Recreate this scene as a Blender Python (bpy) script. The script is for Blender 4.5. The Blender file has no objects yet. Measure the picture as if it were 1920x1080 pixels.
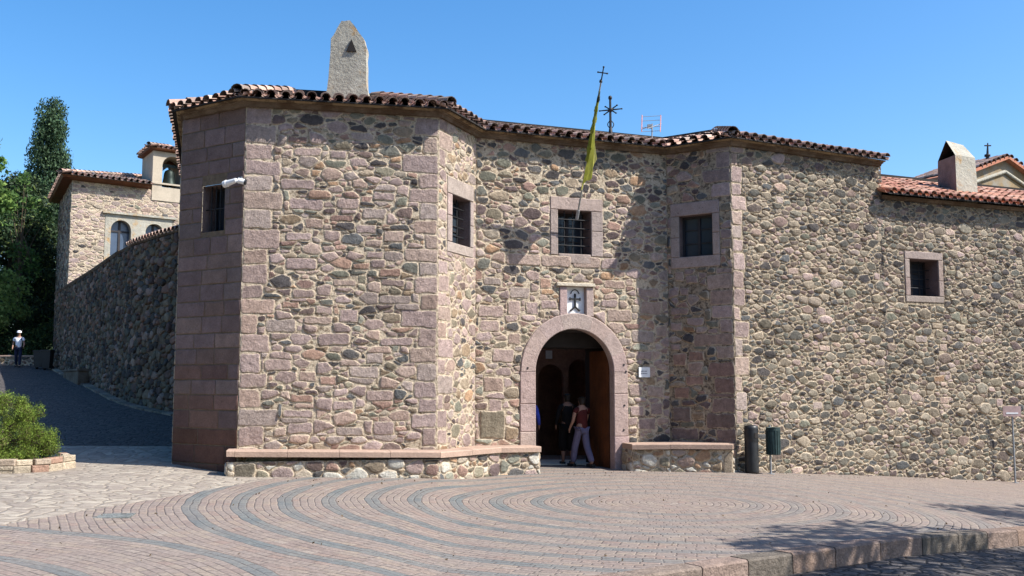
import bpy, bmesh, math, random
import numpy as np
from mathutils import Vector, Matrix

# ------------------------------------------------------------------ camera, sky, sun, exposure
sc = bpy.context.scene
F = 1844.0
TILT = math.atan(180 / 1844.0)
cam_d = bpy.data.cameras.new('camera')
cam = bpy.data.objects.new('camera', cam_d)
sc.collection.objects.link(cam)
cam.location = (0, 0, 1.7)
cam.rotation_euler = (math.pi / 2 + TILT, 0, 0)
cam_d.sensor_width = 36
cam_d.lens = F / 1920 * 36
cam_d.clip_end = 5000
sc.camera = cam

SUN_EL = math.radians(48)
SUN_AZ = math.radians(106.5)          # clockwise from +Y
SD = Vector((math.sin(SUN_AZ) * math.cos(SUN_EL), math.cos(SUN_AZ) * math.cos(SUN_EL), math.sin(SUN_EL)))
w = bpy.data.worlds.new('World')
sc.world = w
w.use_nodes = True
wn = w.node_tree.nodes
bg = wn['Background']
sky = wn.new('ShaderNodeTexSky')
sky.sky_type = 'NISHITA'
sky.sun_disc = False
sky.sun_elevation = SUN_EL
sky.sun_rotation = SUN_AZ
sky.air_density = 1.0
sky.dust_density = 1.3
sky.ozone_density = 3.0
hs = wn.new('ShaderNodeHueSaturation')
hs.inputs['Saturation'].default_value = 1.32
hs.inputs['Hue'].default_value = .5
w.node_tree.links.new(sky.outputs[0], hs.inputs['Color'])
w.node_tree.links.new(hs.outputs[0], bg.inputs[0])
bg.inputs[1].default_value = 0.132
sl = bpy.data.lights.new('sun', 'SUN')
sl.energy = 5.0
sl.angle = math.radians(0.5)
sl.color = (1.0, 0.955, 0.885)
so = bpy.data.objects.new('sun', sl)
sc.collection.objects.link(so)
so.rotation_euler = SD.to_track_quat('Z', 'Y').to_euler()
sc.view_settings.view_transform = 'Standard'
sc.view_settings.look = 'None'
sc.view_settings.gamma = 1
sc.view_settings.exposure = 0.82
try:
    sc.cycles.max_bounces = 6
    sc.cycles.use_denoising = True
except Exception:
    pass

# ------------------------------------------------------------------ helpers
R = random.Random(7)
C = sc.collection


def lin(r, g, b):
    f = lambda v: (v / 255) / 12.92 if v <= 10 else (((v / 255) + .055) / 1.055) ** 2.4
    return (f(r), f(g), f(b), 1.0)


def ray(px, py):
    a = (px - 960) / F
    b = (540 - py) / F
    c, s = math.cos(TILT), math.sin(TILT)
    return (a, c - b * s, s + b * c)


def at(px, py, Y):
    r = ray(px, py)
    k = Y / r[1]
    return Vector((r[0] * k, Y, 1.7 + r[2] * k))


def interp(x, xs, ys):
    return float(np.interp(x, xs, ys))


def G(x, y):
    base = interp(x, [-60, -40, -12, -6.2, -4.8, -1.37, -.7, 4.56, 8.35, 12.16, 25, 60],
                  [.5, .4, .28, .245, .143, .042, -.04, -.07, -.345, -.633, -1.5, -3])
    t = min(1, max(0, (-4.9 - x) / 1.6))
    t = t * t * (3 - 2 * t)
    yy = max(0, min(y, 62) - 17.6)
    return base + .08 * t * yy * (1 if yy > 2 else yy / 2)


class MB:
    def __init__(s):
        s.v = []; s.f = []; s.m = []; s.c = []; s.sm = []; s.e = {}

    def add(s, vs, fs, mat=0, col=(1, 1, 1, 1), smooth=False):
        o = len(s.v)
        s.v += [tuple(p) for p in vs]
        for f in fs:
            s.f.append(tuple(i + o for i in f))
            s.m.append(mat); s.c.append(col); s.sm.append(smooth)

    def box(s, c, h, rot=None, mat=0, col=(1, 1, 1, 1)):
        vs = []
        for dx in (-1, 1):
            for dy in (-1, 1):
                for dz in (-1, 1):
                    p = Vector((dx * h[0], dy * h[1], dz * h[2]))
                    if rot: p = rot @ p
                    vs.append(Vector(c) + p)
        s.add(vs, [(0, 1, 3, 2), (4, 6, 7, 5), (0, 4, 5, 1), (2, 3, 7, 6), (0, 2, 6, 4), (1, 5, 7, 3)], mat, col)

    def tube(s, a, b, r0, r1=None, n=8, mat=0, col=(1, 1, 1, 1), cap=True):
        a = Vector(a); b = Vector(b)
        r1 = r0 if r1 is None else r1
        q = (b - a).to_track_quat('Z', 'Y')
        vs = []
        for p, r in ((a, r0), (b, r1)):
            for i in range(n):
                t = 2 * math.pi * i / n
                vs.append(p + q @ Vector((r * math.cos(t), r * math.sin(t), 0)))
        s.add(vs, [(i, (i + 1) % n, n + (i + 1) % n, n + i) for i in range(n)], mat, col, True)
        if cap:
            s.add(vs, [tuple(range(n - 1, -1, -1)), tuple(range(n, 2 * n))], mat, col)

    def lathe(s, o, prof, n=16, mat=0, col=(1, 1, 1, 1)):
        o = Vector(o)
        vs = []
        for r, z in prof:
            for i in range(n):
                t = 2 * math.pi * i / n
                vs.append(o + Vector((r * math.cos(t), r * math.sin(t), z)))
        fs = []
        for k in range(len(prof) - 1):
            for i in range(n):
                fs.append((k * n + i, k * n + (i + 1) % n, (k + 1) * n + (i + 1) % n, (k + 1) * n + i))
        s.add(vs, fs, mat, col, True)

    def build(s, name, mats, parent=None):
        me = bpy.data.meshes.new(name)
        me.from_pydata(s.v, [], s.f)
        if not isinstance(mats, (list, tuple)): mats = [mats]
        for m in mats: me.materials.append(m)
        me.polygons.foreach_set('material_index', s.m)
        me.polygons.foreach_set('use_smooth', s.sm)
        ca = me.attributes.new('Col', 'FLOAT_COLOR', 'FACE')
        ca.data.foreach_set('color', np.array(s.c, dtype=np.float32).ravel())
        if s.e:
            ev = np.zeros(len(s.v), dtype=np.float32)
            ev[list(s.e.keys())] = list(s.e.values())
            ea = me.attributes.new('Edge', 'FLOAT', 'POINT')
            ea.data.foreach_set('value', ev)
        me.update()
        o = bpy.data.objects.new(name, me)
        C.objects.link(o)
        if parent is not None: o.parent = parent
        return o


def tag(o, label, cat, group=None, kind=None):
    if label: o['label'] = label
    if cat: o['category'] = cat
    if group: o['group'] = group
    if kind: o['kind'] = kind
    return o


def thing(name, label, cat, loc=(0, 0, 0), group=None):
    # the Empty stands at the thing's base; parts keep world coordinates through their own offset
    o = bpy.data.objects.new(name, None)
    C.objects.link(o)
    o.location = loc
    o.empty_display_size = .2
    return tag(o, label, cat, group)


def settle(t):
    """parts were modelled in world coordinates: move their data so they sit right under the placed Empty"""
    off = Vector(t.location)
    def go(o):
        for c in o.children:
            if c.type == 'MESH' and not c.get('_s'):
                c.data.transform(Matrix.Translation(-off))
                c['_s'] = 1
            go(c)
    go(t)
    def clean(o):
        for c in o.children:
            if '_s' in c: del c['_s']
            clean(c)
    clean(t)


def mat(name, base=(.5, .5, .5, 1), rough=.85, attr=False, noise=None, bump=None, metal=0.0, spec=0.25, dark=(.7, 1.15), extra=None):
    m = bpy.data.materials.new(name)
    m.use_nodes = True
    nt = m.node_tree; N = nt.nodes; L = nt.links
    b = N['Principled BSDF']
    b.inputs['Roughness'].default_value = rough
    b.inputs['Metallic'].default_value = metal
    b.inputs['Specular IOR Level'].default_value = spec
    tc = N.new('ShaderNodeNewGeometry')
    if attr:
        a = N.new('ShaderNodeAttribute'); a.attribute_name = 'Col'
        colr = a.outputs['Color']
        if base is not None:
            mu = N.new('ShaderNodeMix'); mu.data_type = 'RGBA'; mu.blend_type = 'MULTIPLY'; mu.inputs[0].default_value = 1
            L.new(colr, mu.inputs[6]); mu.inputs[7].default_value = base
            colr = mu.outputs[2]
    else:
        rgb = N.new('ShaderNodeRGB'); rgb.outputs[0].default_value = base
        colr = rgb.outputs[0]
    for sc_, lo, hi, det in (noise or []):
        nn = N.new('ShaderNodeTexNoise'); nn.inputs['Scale'].default_value = sc_; nn.inputs['Detail'].default_value = det
        nn.inputs['Roughness'].default_value = .65
        L.new(tc.outputs['Position'], nn.inputs['Vector'])
        mr = N.new('ShaderNodeMapRange'); mr.inputs[1].default_value = .3; mr.inputs[2].default_value = .7
        mr.inputs[3].default_value = lo; mr.inputs[4].default_value = hi
        L.new(nn.outputs[0], mr.inputs[0])
        vm = N.new('ShaderNodeVectorMath'); vm.operation = 'SCALE'
        L.new(colr, vm.inputs[0]); L.new(mr.outputs[0], vm.inputs['Scale'])
        colr = vm.outputs[0]
    if extra: colr = extra(nt, tc, colr)
    L.new(colr, b.inputs['Base Color'])
    if bump:
        prev = None
        for sc_, st, dist in bump:
            nn = N.new('ShaderNodeTexNoise'); nn.inputs['Scale'].default_value = sc_; nn.inputs['Detail'].default_value = 6
            nn.inputs['Roughness'].default_value = .7
            L.new(tc.outputs['Position'], nn.inputs['Vector'])
            bp = N.new('ShaderNodeBump'); bp.inputs['Strength'].default_value = st; bp.inputs['Distance'].default_value = dist
            L.new(nn.outputs[0], bp.inputs['Height'])
            if prev: L.new(prev, bp.inputs['Normal'])
            prev = bp.outputs[0]
        L.new(prev, b.inputs['Normal'])
    return m


def smear(mcol):
    """mortar that laps irregularly over the stones' rims"""
    def f(nt, tc, colr):
        N = nt.nodes; L = nt.links
        at_ = N.new('ShaderNodeAttribute'); at_.attribute_name = 'Edge'
        nn = N.new('ShaderNodeTexNoise'); nn.inputs['Scale'].default_value = 11; nn.inputs['Detail'].default_value = 7
        nn.inputs['Roughness'].default_value = .72
        L.new(tc.outputs['Position'], nn.inputs['Vector'])
        n3 = N.new('ShaderNodeTexNoise'); n3.inputs['Scale'].default_value = 1.6; n3.inputs['Detail'].default_value = 3
        L.new(tc.outputs['Position'], n3.inputs['Vector'])
        a = N.new('ShaderNodeMath'); a.operation = 'MULTIPLY_ADD'; L.new(at_.outputs['Fac'], a.inputs[0]); a.inputs[1].default_value = .42; L.new(nn.outputs[0], a.inputs[2])
        a2 = N.new('ShaderNodeMath'); a2.operation = 'MULTIPLY_ADD'; L.new(n3.outputs[0], a2.inputs[0]); a2.inputs[1].default_value = .35; L.new(a.outputs[0], a2.inputs[2])
        mr = N.new('ShaderNodeMapRange'); mr.inputs[1].default_value = .86; mr.inputs[2].default_value = 1.02; mr.inputs[3].default_value = 0; mr.inputs[4].default_value = .92
        L.new(a2.outputs[0], mr.inputs[0])
        mx = N.new('ShaderNodeMix'); mx.data_type = 'RGBA'
        L.new(mr.outputs[0], mx.inputs[0]); L.new(colr, mx.inputs[6]); mx.inputs[7].default_value = mcol
        return mx.outputs[2]
    return f


def splotch(col, scale, lo, hi, amount=1.0):
    """mix another colour in through noise patches (lichen, dust, rust, staining, shadowed joint gaps)"""
    def f(nt, tc, colr):
        N = nt.nodes; L = nt.links
        nn = N.new('ShaderNodeTexNoise'); nn.inputs['Scale'].default_value = scale; nn.inputs['Detail'].default_value = 5
        nn.inputs['Roughness'].default_value = .7
        L.new(tc.outputs['Position'], nn.inputs['Vector'])
        mr = N.new('ShaderNodeMapRange'); mr.inputs[1].default_value = lo; mr.inputs[2].default_value = hi
        mr.inputs[3].default_value = 0; mr.inputs[4].default_value = amount
        L.new(nn.outputs[0], mr.inputs[0])
        mx = N.new('ShaderNodeMix'); mx.data_type = 'RGBA'
        L.new(mr.outputs[0], mx.inputs[0]); L.new(colr, mx.inputs[6]); mx.inputs[7].default_value = col
        return mx.outputs[2]
    return f


M = {}
M['stone'] = mat('stone', None, .95, attr=True, noise=[(.8, .84, 1.06, 5), (9, .66, 1.2, 7), (38, .74, 1.16, 5)], spec=.12,
                 bump=[(11, 1.0, .05), (50, .8, .018)], extra=smear(lin(194, 178, 156)))
M['stone_bare'] = mat('bare_dark_stone', None, .95, attr=True, noise=[(.8, .84, 1.06, 5), (9, .66, 1.2, 7), (38, .74, 1.16, 5)], spec=.12, bump=[(11, 1.0, .05)])
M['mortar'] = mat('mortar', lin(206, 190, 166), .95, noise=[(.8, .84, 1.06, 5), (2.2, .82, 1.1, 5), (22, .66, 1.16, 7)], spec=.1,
                  bump=[(18, .9, .05), (75, .7, .015)], extra=splotch(lin(98, 80, 66), 13, .50, .62, .85))  # dark patches paint shadowed gaps between stones, along with dirt
M['mortar_shade'] = mat('shade_toned_mortar', lin(124, 108, 90), .95, noise=[(.7, .7, 1.1, 5), (9, .7, 1.2, 6)], spec=.1, bump=[(18, .9, .05)])  # darkened to carry the shade of walls out of the sun
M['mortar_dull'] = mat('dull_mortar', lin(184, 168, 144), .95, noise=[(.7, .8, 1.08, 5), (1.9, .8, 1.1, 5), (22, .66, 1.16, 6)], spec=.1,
                       bump=[(18, .9, .05), (75, .7, .015)], extra=splotch(lin(84, 72, 62), 12, .47, .60, .9))  # painted gap shadows and dirt here too, on a duller base
M['ashlar'] = mat('ashlar', None, .92, attr=True, noise=[(.9, .86, 1.06, 5), (5, .78, 1.12, 7), (40, .8, 1.12, 5)], spec=.12,
                  bump=[(16, .7, .03), (70, .7, .010)], extra=splotch(lin(92, 76, 70), 15, .62, .68, .75))
M['tile'] = mat('clay_tile', None, .85, attr=True, noise=[(7, .7, 1.2, 5), (50, .8, 1.15, 4)], bump=[(50, .4, .01)],
                extra=splotch(lin(150, 138, 118), 6, .55, .7, .6))
M['plaster'] = mat('chimney_plaster', lin(164, 160, 147), .9, noise=[(3, .78, 1.1, 6), (22, .85, 1.1, 5)],
                   bump=[(9, .7, .05), (40, .5, .015)], extra=splotch(lin(165, 125, 65), 2.6, .54, .68, .75))
M['cornice'] = mat('cornice', lin(112, 97, 82), .9, noise=[(2.4, .55, 1.25, 6), (20, .8, 1.1, 5)], bump=[(14, .6, .03)],
                   extra=splotch(lin(78, 60, 44), 1.6, .46, .58, .85))
M['iron'] = mat('wrought_iron', (.02, .02, .022, 1), .6, noise=[(30, .6, 1.4, 3)], metal=.3, spec=.4)
M['glass'] = mat('dark_window_glass', (.030, .040, .052, 1), .14, spec=.5)
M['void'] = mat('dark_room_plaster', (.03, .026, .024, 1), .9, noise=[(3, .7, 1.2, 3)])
M['wood'] = mat('dark_wood', lin(96, 56, 30), .6, noise=[(3, .6, 1.2, 5), (30, .8, 1.1, 4)], bump=[(30, .4, .01)])
M['winwood'] = mat('window_wood', lin(52, 50, 52), .6, noise=[(20, .7, 1.2, 4)])
M['bark'] = mat('bark', (.09, .065, .045, 1), .95, noise=[(12, .6, 1.3, 5)], bump=[(14, .8, .05)])
M['white'] = mat('white_paint', (.75, .76, .76, 1), .5, noise=[(12, .85, 1.05, 3)])
M['grey'] = mat('grey_metal', (.3, .31, .32, 1), .5, noise=[(12, .8, 1.1, 3)], metal=.4)
M['black'] = mat('black_plastic', (.015, .016, .018, 1), .45, noise=[(8, .7, 1.3, 3)], spec=.4)
M['text'] = mat('sign_ink', (.05, .055, .09, 1), .7)
M['binsteel'] = mat('bin_enamel', (.028, .05, .05, 1), .5, noise=[(9, .7, 1.3, 4)], metal=.2)
M['bronze'] = mat('bronze', (.02, .028, .025, 1), .5, noise=[(9, .6, 1.3, 4)], metal=.6)
M['slab'] = mat('bench_slab_stone', lin(166, 142, 126), .85, noise=[(2.5, .82, 1.12, 6), (30, .85, 1.1, 4)], bump=[(20, .5, .02)])
M['yellowwall'] = mat('ochre_plaster', lin(140, 120, 90), .9, noise=[(2, .75, 1.15, 5)], bump=[(20, .4, .02)],
                      extra=splotch(lin(140, 136, 126), .8, .48, .6, .8))
M['turret'] = mat('grey_render', lin(176, 164, 146), .9, noise=[(1.6, .82, 1.1, 5), (14, .9, 1.06, 4)], bump=[(12, .4, .02)])


def foliage_mat(name, tr=.35, rough=.7):
    m = bpy.data.materials.new(name); m.use_nodes = True
    nt = m.node_tree; N = nt.nodes; L = nt.links
    b = N['Principled BSDF']; b.inputs['Roughness'].default_value = rough; b.inputs['Specular IOR Level'].default_value = .25
    a = N.new('ShaderNodeAttribute'); a.attribute_name = 'Col'
    L.new(a.outputs['Color'], b.inputs['Base Color'])
    t = N.new('ShaderNodeBsdfTranslucent'); L.new(a.outputs['Color'], t.inputs['Color'])
    mx = N.new('ShaderNodeMixShader'); mx.inputs[0].default_value = tr
    L.new(b.outputs[0], mx.inputs[1]); L.new(t.outputs[0], mx.inputs[2])
    L.new(mx.outputs[0], N['Material Output'].inputs['Surface'])
    return m


M['leaf'] = foliage_mat('leaf', .4)
M['needle'] = foliage_mat('needle', .2)

# ------------------------------------------------------------------ plan of the facade
W = [Vector(p) for p in ((-6.22, 18.2), (-4.785, 17.3), (-1.367, 18.0), (-.73, 19.5), (3.35, 21.03), (4.562, 20.2), (8.40, 22.2), (25.0, 29.0))]
WB = Vector((-8.45, 25.5))
TOP = 6.665                            # top of the masonry, under the cornice
PINK = [(168, 144, 136), (156, 134, 130), (176, 152, 138), (150, 128, 122), (168, 146, 142), (162, 136, 122), (160, 144, 136)]
RED = [(152, 116, 100), (136, 104, 94), (160, 124, 104), (168, 130, 114)]
DARK = [(94, 96, 88), (72, 72, 72), (88, 74, 74), (104, 106, 92), (118, 110, 92), (80, 84, 86), (62, 60, 62), (110, 92, 86)]
TAN = [(150, 134, 110), (140, 118, 90), (160, 122, 88), (128, 124, 102), (134, 138, 122), (170, 158, 138)]


def pick(pal, j=.1):
    c = R.choice(pal)
    k = 1 + R.uniform(-j, j)
    m_ = (158, 146, 137)
    bl = .22 if sum(c) < 330 else .34
    l = lin(*[min(250, (v * (1 - bl) + q * bl) * k) for v, q in zip(c, m_)])
    return tuple(v * 1.13 for v in l[:3]) + (1.0,)


class Face:
    def __init__(s, a, b):
        s.a = Vector((a[0], a[1], 0)); s.b = Vector((b[0], b[1], 0))
        s.L = (s.b - s.a).length
        s.d = (s.b - s.a).normalized()
        s.n = Vector((s.d.y, -s.d.x, 0))

    def P(s, u, v, h=0):
        p = s.a + s.d * u + s.n * h
        return Vector((p.x, p.y, v))

    def uv(s, px, py):
        r = Vector(ray(px, py)); o = Vector((0, 0, 1.7))
        k = (s.a - o).dot(s.n) / r.dot(s.n)
        p = o + r * k
        return ((p - s.a).dot(s.d), p.z)

    def rot(s):
        return Matrix((s.d, -s.n, Vector((0, 0, 1)))).transposed()

    def box(s, mb, u0, u1, v0, v1, h0, h1, mat=0, col=(1, 1, 1, 1), bev=0.0):
        if bev:
            vs = []
            for (h, i) in ((h0, 0), (h1 - bev, 0), (h1, bev)):
                vs += [s.P(u0 + i, v0 + i, h), s.P(u1 - i, v0 + i, h), s.P(u1 - i, v1 - i, h), s.P(u0 + i, v1 - i, h)]
            fs = [(0, 3, 2, 1), (8, 9, 10, 11)]
            for k in (0, 4):
                for i in range(4):
                    fs.append((k + i, k + (i + 1) % 4, k + 4 + (i + 1) % 4, k + 4 + i))
            mb.add(vs, fs, mat, col)
        else:
            c = s.P((u0 + u1) / 2, (v0 + v1) / 2, (h0 + h1) / 2)
            mb.box(c, ((u1 - u0) / 2, abs(h1 - h0) / 2, (v1 - v0) / 2), s.rot(), mat, col)


F_L0, F_L1, F_L2, F_D, F_R1, F_R2, F_LOW = [Face(W[i], W[i + 1]) for i in range(7)]
F_SIDE = Face(WB, W[0])


# ------------------------------------------------------------------ rubble masonry generator
def clip(poly, nx, ny, d):
    """keep the part of poly with nx*x+ny*y <= d"""
    out = []
    n = len(poly)
    for i in range(n):
        p = poly[i]; q = poly[(i + 1) % n]
        a = nx * p[0] + ny * p[1] - d
        b = nx * q[0] + ny * q[1] - d
        if a <= 0: out.append(p)
        if (a < 0 < b) or (b < 0 < a):
            t = a / (a - b)
            out.append((p[0] + (q[0] - p[0]) * t, p[1] + (q[1] - p[1]) * t))
    return out


def area(p):
    return .5 * sum(p[i][0] * p[(i + 1) % len(p)][1] - p[(i + 1) % len(p)][0] * p[i][1] for i in range(len(p)))


def chaikin(p, r=.25):
    o = []
    for i in range(len(p)):
        a = p[i]; b = p[(i + 1) % len(p)]
        o.append((a[0] + (b[0] - a[0]) * r, a[1] + (b[1] - a[1]) * r))
        o.append((a[0] + (b[0] - a[0]) * (1 - r), a[1] + (b[1] - a[1]) * (1 - r)))
    return o


def put_stone(mb, P, poly, h, col, rnd=True, mat=0):
    """a domed (rnd) or flat-faced stone over a 2D outline; P(u, v, h) maps to the world"""
    n = len(poly)
    cx = sum(p[0] for p in poly) / n; cy = sum(p[1] for p in poly) / n
    vs = []; ed = []
    tilt = (R.uniform(-.5, .5) * h, R.uniform(-.5, .5) * h)
    ext = max(1e-3, max(abs(p[0] - cx) for p in poly))
    if rnd: rings = ((0, -.012, 1.0), (.006, .45, .85), (.022, .9, .5), (.05, 1.05, .12))
    else: rings = ((0, -.012, 1.0), (.004, .7, .85), (.014, 1.0, .55), (.045, 1.0, .12))
    rad = min(max(p[0] for p in poly) - cx, max(p[1] for p in poly) - cy)
    kk = min(1.0, rad / .075)
    for k, (ins, hh, e) in enumerate(rings):
        for p in poly:
            dx, dy = cx - p[0], cy - p[1]
            dd = math.hypot(dx, dy) + 1e-6
            q = min(ins * kk, dd * .8) / dd
            x = p[0] + dx * q; y = p[1] + dy * q
            z = -.012 if k == 0 else h * hh + (tilt[0] * (x - cx) + tilt[1] * (y - cy)) / ext
            if k >= 2: z += R.uniform(-.12, .12) * h
            vs.append(P(x, y, z)); ed.append(e)
    K = len(rings)
    vs.append(P(cx, cy, h * (1.12 if rnd else 1.0))); ed.append(0.0)
    fs = []
    for k in range(K - 1):
        for i in range(n):
            fs.append((k * n + i, k * n + (i + 1) % n, (k + 1) * n + (i + 1) % n, (k + 1) * n + i))
    for i in range(n):
        fs.append(((K - 1) * n + i, (K - 1) * n + (i + 1) % n, K * n))
    o = len(mb.v)
    mb.add(vs, fs, mat, col, True)
    for i, e in enumerate(ed): mb.e[o + i] = e


def put_block(mb, P, r, h, col, j=.016, mat=0):
    u0, v0, u1, v1 = r
    g = .009
    u0 += g; v0 += g; u1 -= g; v1 -= g
    pts = []
    for (a, b) in (((u0, v0), (u1, v0)), ((u1, v0), (u1, v1)), ((u1, v1), (u0, v1)), ((u0, v1), (u0, v0))):
        m = max(1, int(math.hypot(b[0] - a[0], b[1] - a[1]) / .12))
        for k in range(m):
            t = k / m
            pts.append((a[0] + (b[0] - a[0]) * t + R.uniform(-j, j), a[1] + (b[1] - a[1]) * t + R.uniform(-j, j)))
    if len(pts) > 6 and j > .01:      # rough-hewn outline: corners knocked back, edges bowed
        k1 = R.uniform(-.02, .02); k2 = R.uniform(-.02, .02); cx = (u0 + u1) / 2; cy = (v0 + v1) / 2
        pts = [(x + k1 * (y - cy) / max(.05, v1 - v0), y + k2 * (x - cx) / max(.05, u1 - u0)) for x, y in pts]
        pts = chaikin(pts, .2)
    put_stone(mb, P, pts, h, col, rnd=False, mat=mat)


def rubble(mb, P, L, v0f, v1, blocks, obst, sizes, paint, asp=1.55, hgt=(.006, .020), gap=.018, circ=None, keep=1.0):
    """blocks: rects drawn as squared stones (u0,v0,u1,v1,col); obst: rects kept free; sizes: [(radius, tries/m2)]
       paint(u, v, r) -> (colour, round?) ; circ = (cu, cv, r)"""
    vlo = min(v0f(u) for u in (0, L / 2, L))
    for (r, col, h) in blocks:
        put_block(mb, P, r, h, col)
    obs = [b[0] for b in blocks] + list(obst)
    A = L * (v1 - vlo)
    pts = []
    cell = .25
    grid = {}
    for r, dens in sizes:
        for _ in range(int(A * dens)):
            u = R.uniform(0, L); v = R.uniform(vlo, v1)
            if v < v0f(u) - .1: continue
            m = .012
            if any(o[0] - m < u < o[2] + m and o[1] - m < v < o[3] + m for o in obs): continue
            if circ and (u - circ[0]) ** 2 + (v - circ[1]) ** 2 < (circ[2] + m) ** 2: continue
            V = v * asp
            rr = r * R.uniform(.85, 1.15)
            gi, gj = int(u / cell), int(V / cell)
            ok = True
            K = 2
            for a in range(gi - K, gi + K + 1):
                for b in range(gj - K, gj + K + 1):
                    for q in grid.get((a, b), ()):
                        if (q[0] - u) ** 2 + (q[1] - V) ** 2 < (q[2] + rr) ** 2 * .80:
                            ok = False; break
                    if not ok: break
                if not ok: break
            if ok:
                p = (u, V, rr)
                grid.setdefault((gi, gj), []).append(p)
                pts.append(p)
    for p in pts:
        u, V, r = p
        if R.random() > keep: continue
        rad = r * 1.5 + .03
        poly = [(u + rad * math.cos(t), V + rad * math.sin(t)) for t in [2 * math.pi * (k + .5) / 8 for k in range(8)]]
        gi, gj = int(u / cell), int(V / cell)
        nb = []
        for a in range(gi - 3, gi + 4):
            for b in range(gj - 3, gj + 4):
                for q in grid.get((a, b), ()):
                    if q is not p:
                        d2 = (q[0] - u) ** 2 + (q[1] - V) ** 2
                        if d2 < (r + q[2] + .35) ** 2: nb.append((d2, q))
        nb.sort(key=lambda t: t[0])
        for d2, q in nb[:14]:
            d = math.sqrt(d2); nx, ny = (q[0] - u) / d, (q[1] - V) / d
            off = (d2 + r * r - q[2] * q[2]) / (2 * d)
            off = max(off, .2 * d)
            poly = clip(poly, nx, ny, nx * u + ny * V + off - gap * .6)
            if len(poly) < 3: break
        if len(poly) < 3: continue
        poly = [(a, b / asp) for a, b in poly]
        v = V / asp
        g = gap * .5
        for o in obs:
            if o[2] < u - .5 or o[0] > u + .5 or o[3] < v - .5 or o[1] > v + .5: continue
            cand = [(o[0] - u, (1, 0, o[0] - g)), (u - o[2], (-1, 0, -(o[2] + g))), (o[1] - v, (0, 1, o[1] - g)), (v - o[3], (0, -1, -(o[3] + g)))]
            _, (nx, ny, d) = max(cand, key=lambda t: t[0])
            poly = clip(poly, nx, ny, d)
            if len(poly) < 3: break
        if circ and len(poly) >= 3:
            dx, dy = u - circ[0], v - circ[1]
            dd = math.hypot(dx, dy)
            if dd < circ[2] + .8:
                nx, ny = -dx / dd, -dy / dd
                poly = clip(poly, nx, ny, nx * circ[0] + ny * circ[1] - circ[2] - g)
        if len(poly) >= 3:
            poly = clip(poly, 1, 0, L - .004); poly = clip(poly, -1, 0, -.004); poly = clip(poly, 0, 1, v1)
        if len(poly) < 3 or area(poly) < .0009: continue
        col, rnd, keepit = paint(u, v, r)
        if not keepit: continue
        n0 = len(poly)
        jj = min(.022, r * .2)
        poly = [(a + R.uniform(-jj, jj), b + R.uniform(-jj, jj)) for a, b in poly]
        poly = chaikin(poly, .22 if rnd else .12)
        if rnd and r > .07: poly = chaikin(poly, .25)
        if area(poly) <= 0: continue
        put_stone(mb, P, poly, R.uniform(*hgt) * (1.25 if rnd else .9) * min(1.3, .5 + r * 6), col, True)


def mortar_plane(mb, P, L, v0f, v1, holes, mat=1):
    """holes: (u0, u1, lo(u), hi(u))"""
    br = {0.0, L}
    for u0, u1, lo, hi in holes:
        br |= {u0, u1}
    for u0, u1, lo, hi in holes:
        if abs(hi((u0 + u1) / 2) - hi(u0 + 1e-4)) > .01:
            for k in range(25):
                br.add(u0 + (u1 - u0) * .5 * (1 - math.cos(math.pi * k / 24)))
    k = 0
    while k < L:
        br.add(k); k += .8
    br = sorted(b for b in br if -1e-6 <= b <= L + 1e-6)
    for a, b in zip(br, br[1:]):
        if b - a < 1e-5: continue
        m = (a + b) / 2
        hs = sorted([h for h in holes if h[0] - 1e-6 < m < h[1] + 1e-6], key=lambda h: h[2](m))
        lo = (v0f(a), v0f(b))
        for h in hs + [None]:
            if h is None: nx = (v1, v1)
            else: nx = (h[2](a), h[2](b))
            if nx[0] > lo[0] + 1e-5 or nx[1] > lo[1] + 1e-5:
                mb.add([P(a, lo[0]), P(b, lo[1]), P(b, nx[1]), P(a, nx[0])], [(0, 1, 2, 3)], mat)
            if h: lo = (h[3](a), h[3](b))


def rect_hole(u0, u1, v0, v1):
    return (u0, u1, lambda u: v0, lambda u: v1)


def quoins(u_edge, side, z0, z1, wmin, wmax, hmin=.24, hmax=.36, pal=PINK, h=.010, maxw=None):
    out = []
    z = z0
    k = 0
    while z < z1 - .05:
        hh = min(R.uniform(hmin, hmax), z1 - z)
        ww = wmax * R.uniform(.6, 1.15) if k % 2 else wmin * R.uniform(.65, 1.35)
        r = (u_edge, z, u_edge + ww, z + hh) if side > 0 else (u_edge - ww, z, u_edge, z + hh)
        out.append((r, pick(pal, .06), h * R.uniform(.7, 1.2)))
        z += hh + .004
        k += 1
    return out


def scatter_blocks(have, obst, L, z0, z1, n, wr, hr, pal, h=.012, circ=None, umin=0, umax=None):
    out = []
    umax = umax or L
    for _ in range(n * 30):
        if len(out) >= n: break
        ww = R.uniform(*wr); hh = R.uniform(*hr)
        u = R.uniform(umin + .01, umax - ww - .01); v = R.uniform(z0, z1 - hh)
        r = (u, v, u + ww, v + hh)
        bad = False
        for o in [b[0] for b in have + out] + list(obst):
            if r[0] < o[2] + .03 and r[2] > o[0] - .03 and r[1] < o[3] + .03 and r[3] > o[1] - .03:
                bad = True; break
        if circ and not bad:
            qx = min(max(circ[0], r[0]), r[2]); qy = min(max(circ[1], r[1]), r[3])
            if math.hypot(qx - circ[0], qy - circ[1]) < circ[2] + .02: bad = True
        if not bad: out.append((r, pick(pal, .06), h * R.uniform(.6, 1.3)))
    return out


# ------------------------------------------------------------------ ground, plaza, kerb, streets
def math_node(nt, op, a, b=None, c=None):
    n = nt.nodes.new('ShaderNodeMath'); n.operation = op
    for i, v in enumerate((a, b, c)):
        if v is None: continue
        if isinstance(v, (int, float)): n.inputs[i].default_value = v
        else: nt.links.new(v, n.inputs[i])
    return n.outputs[0]


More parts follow.
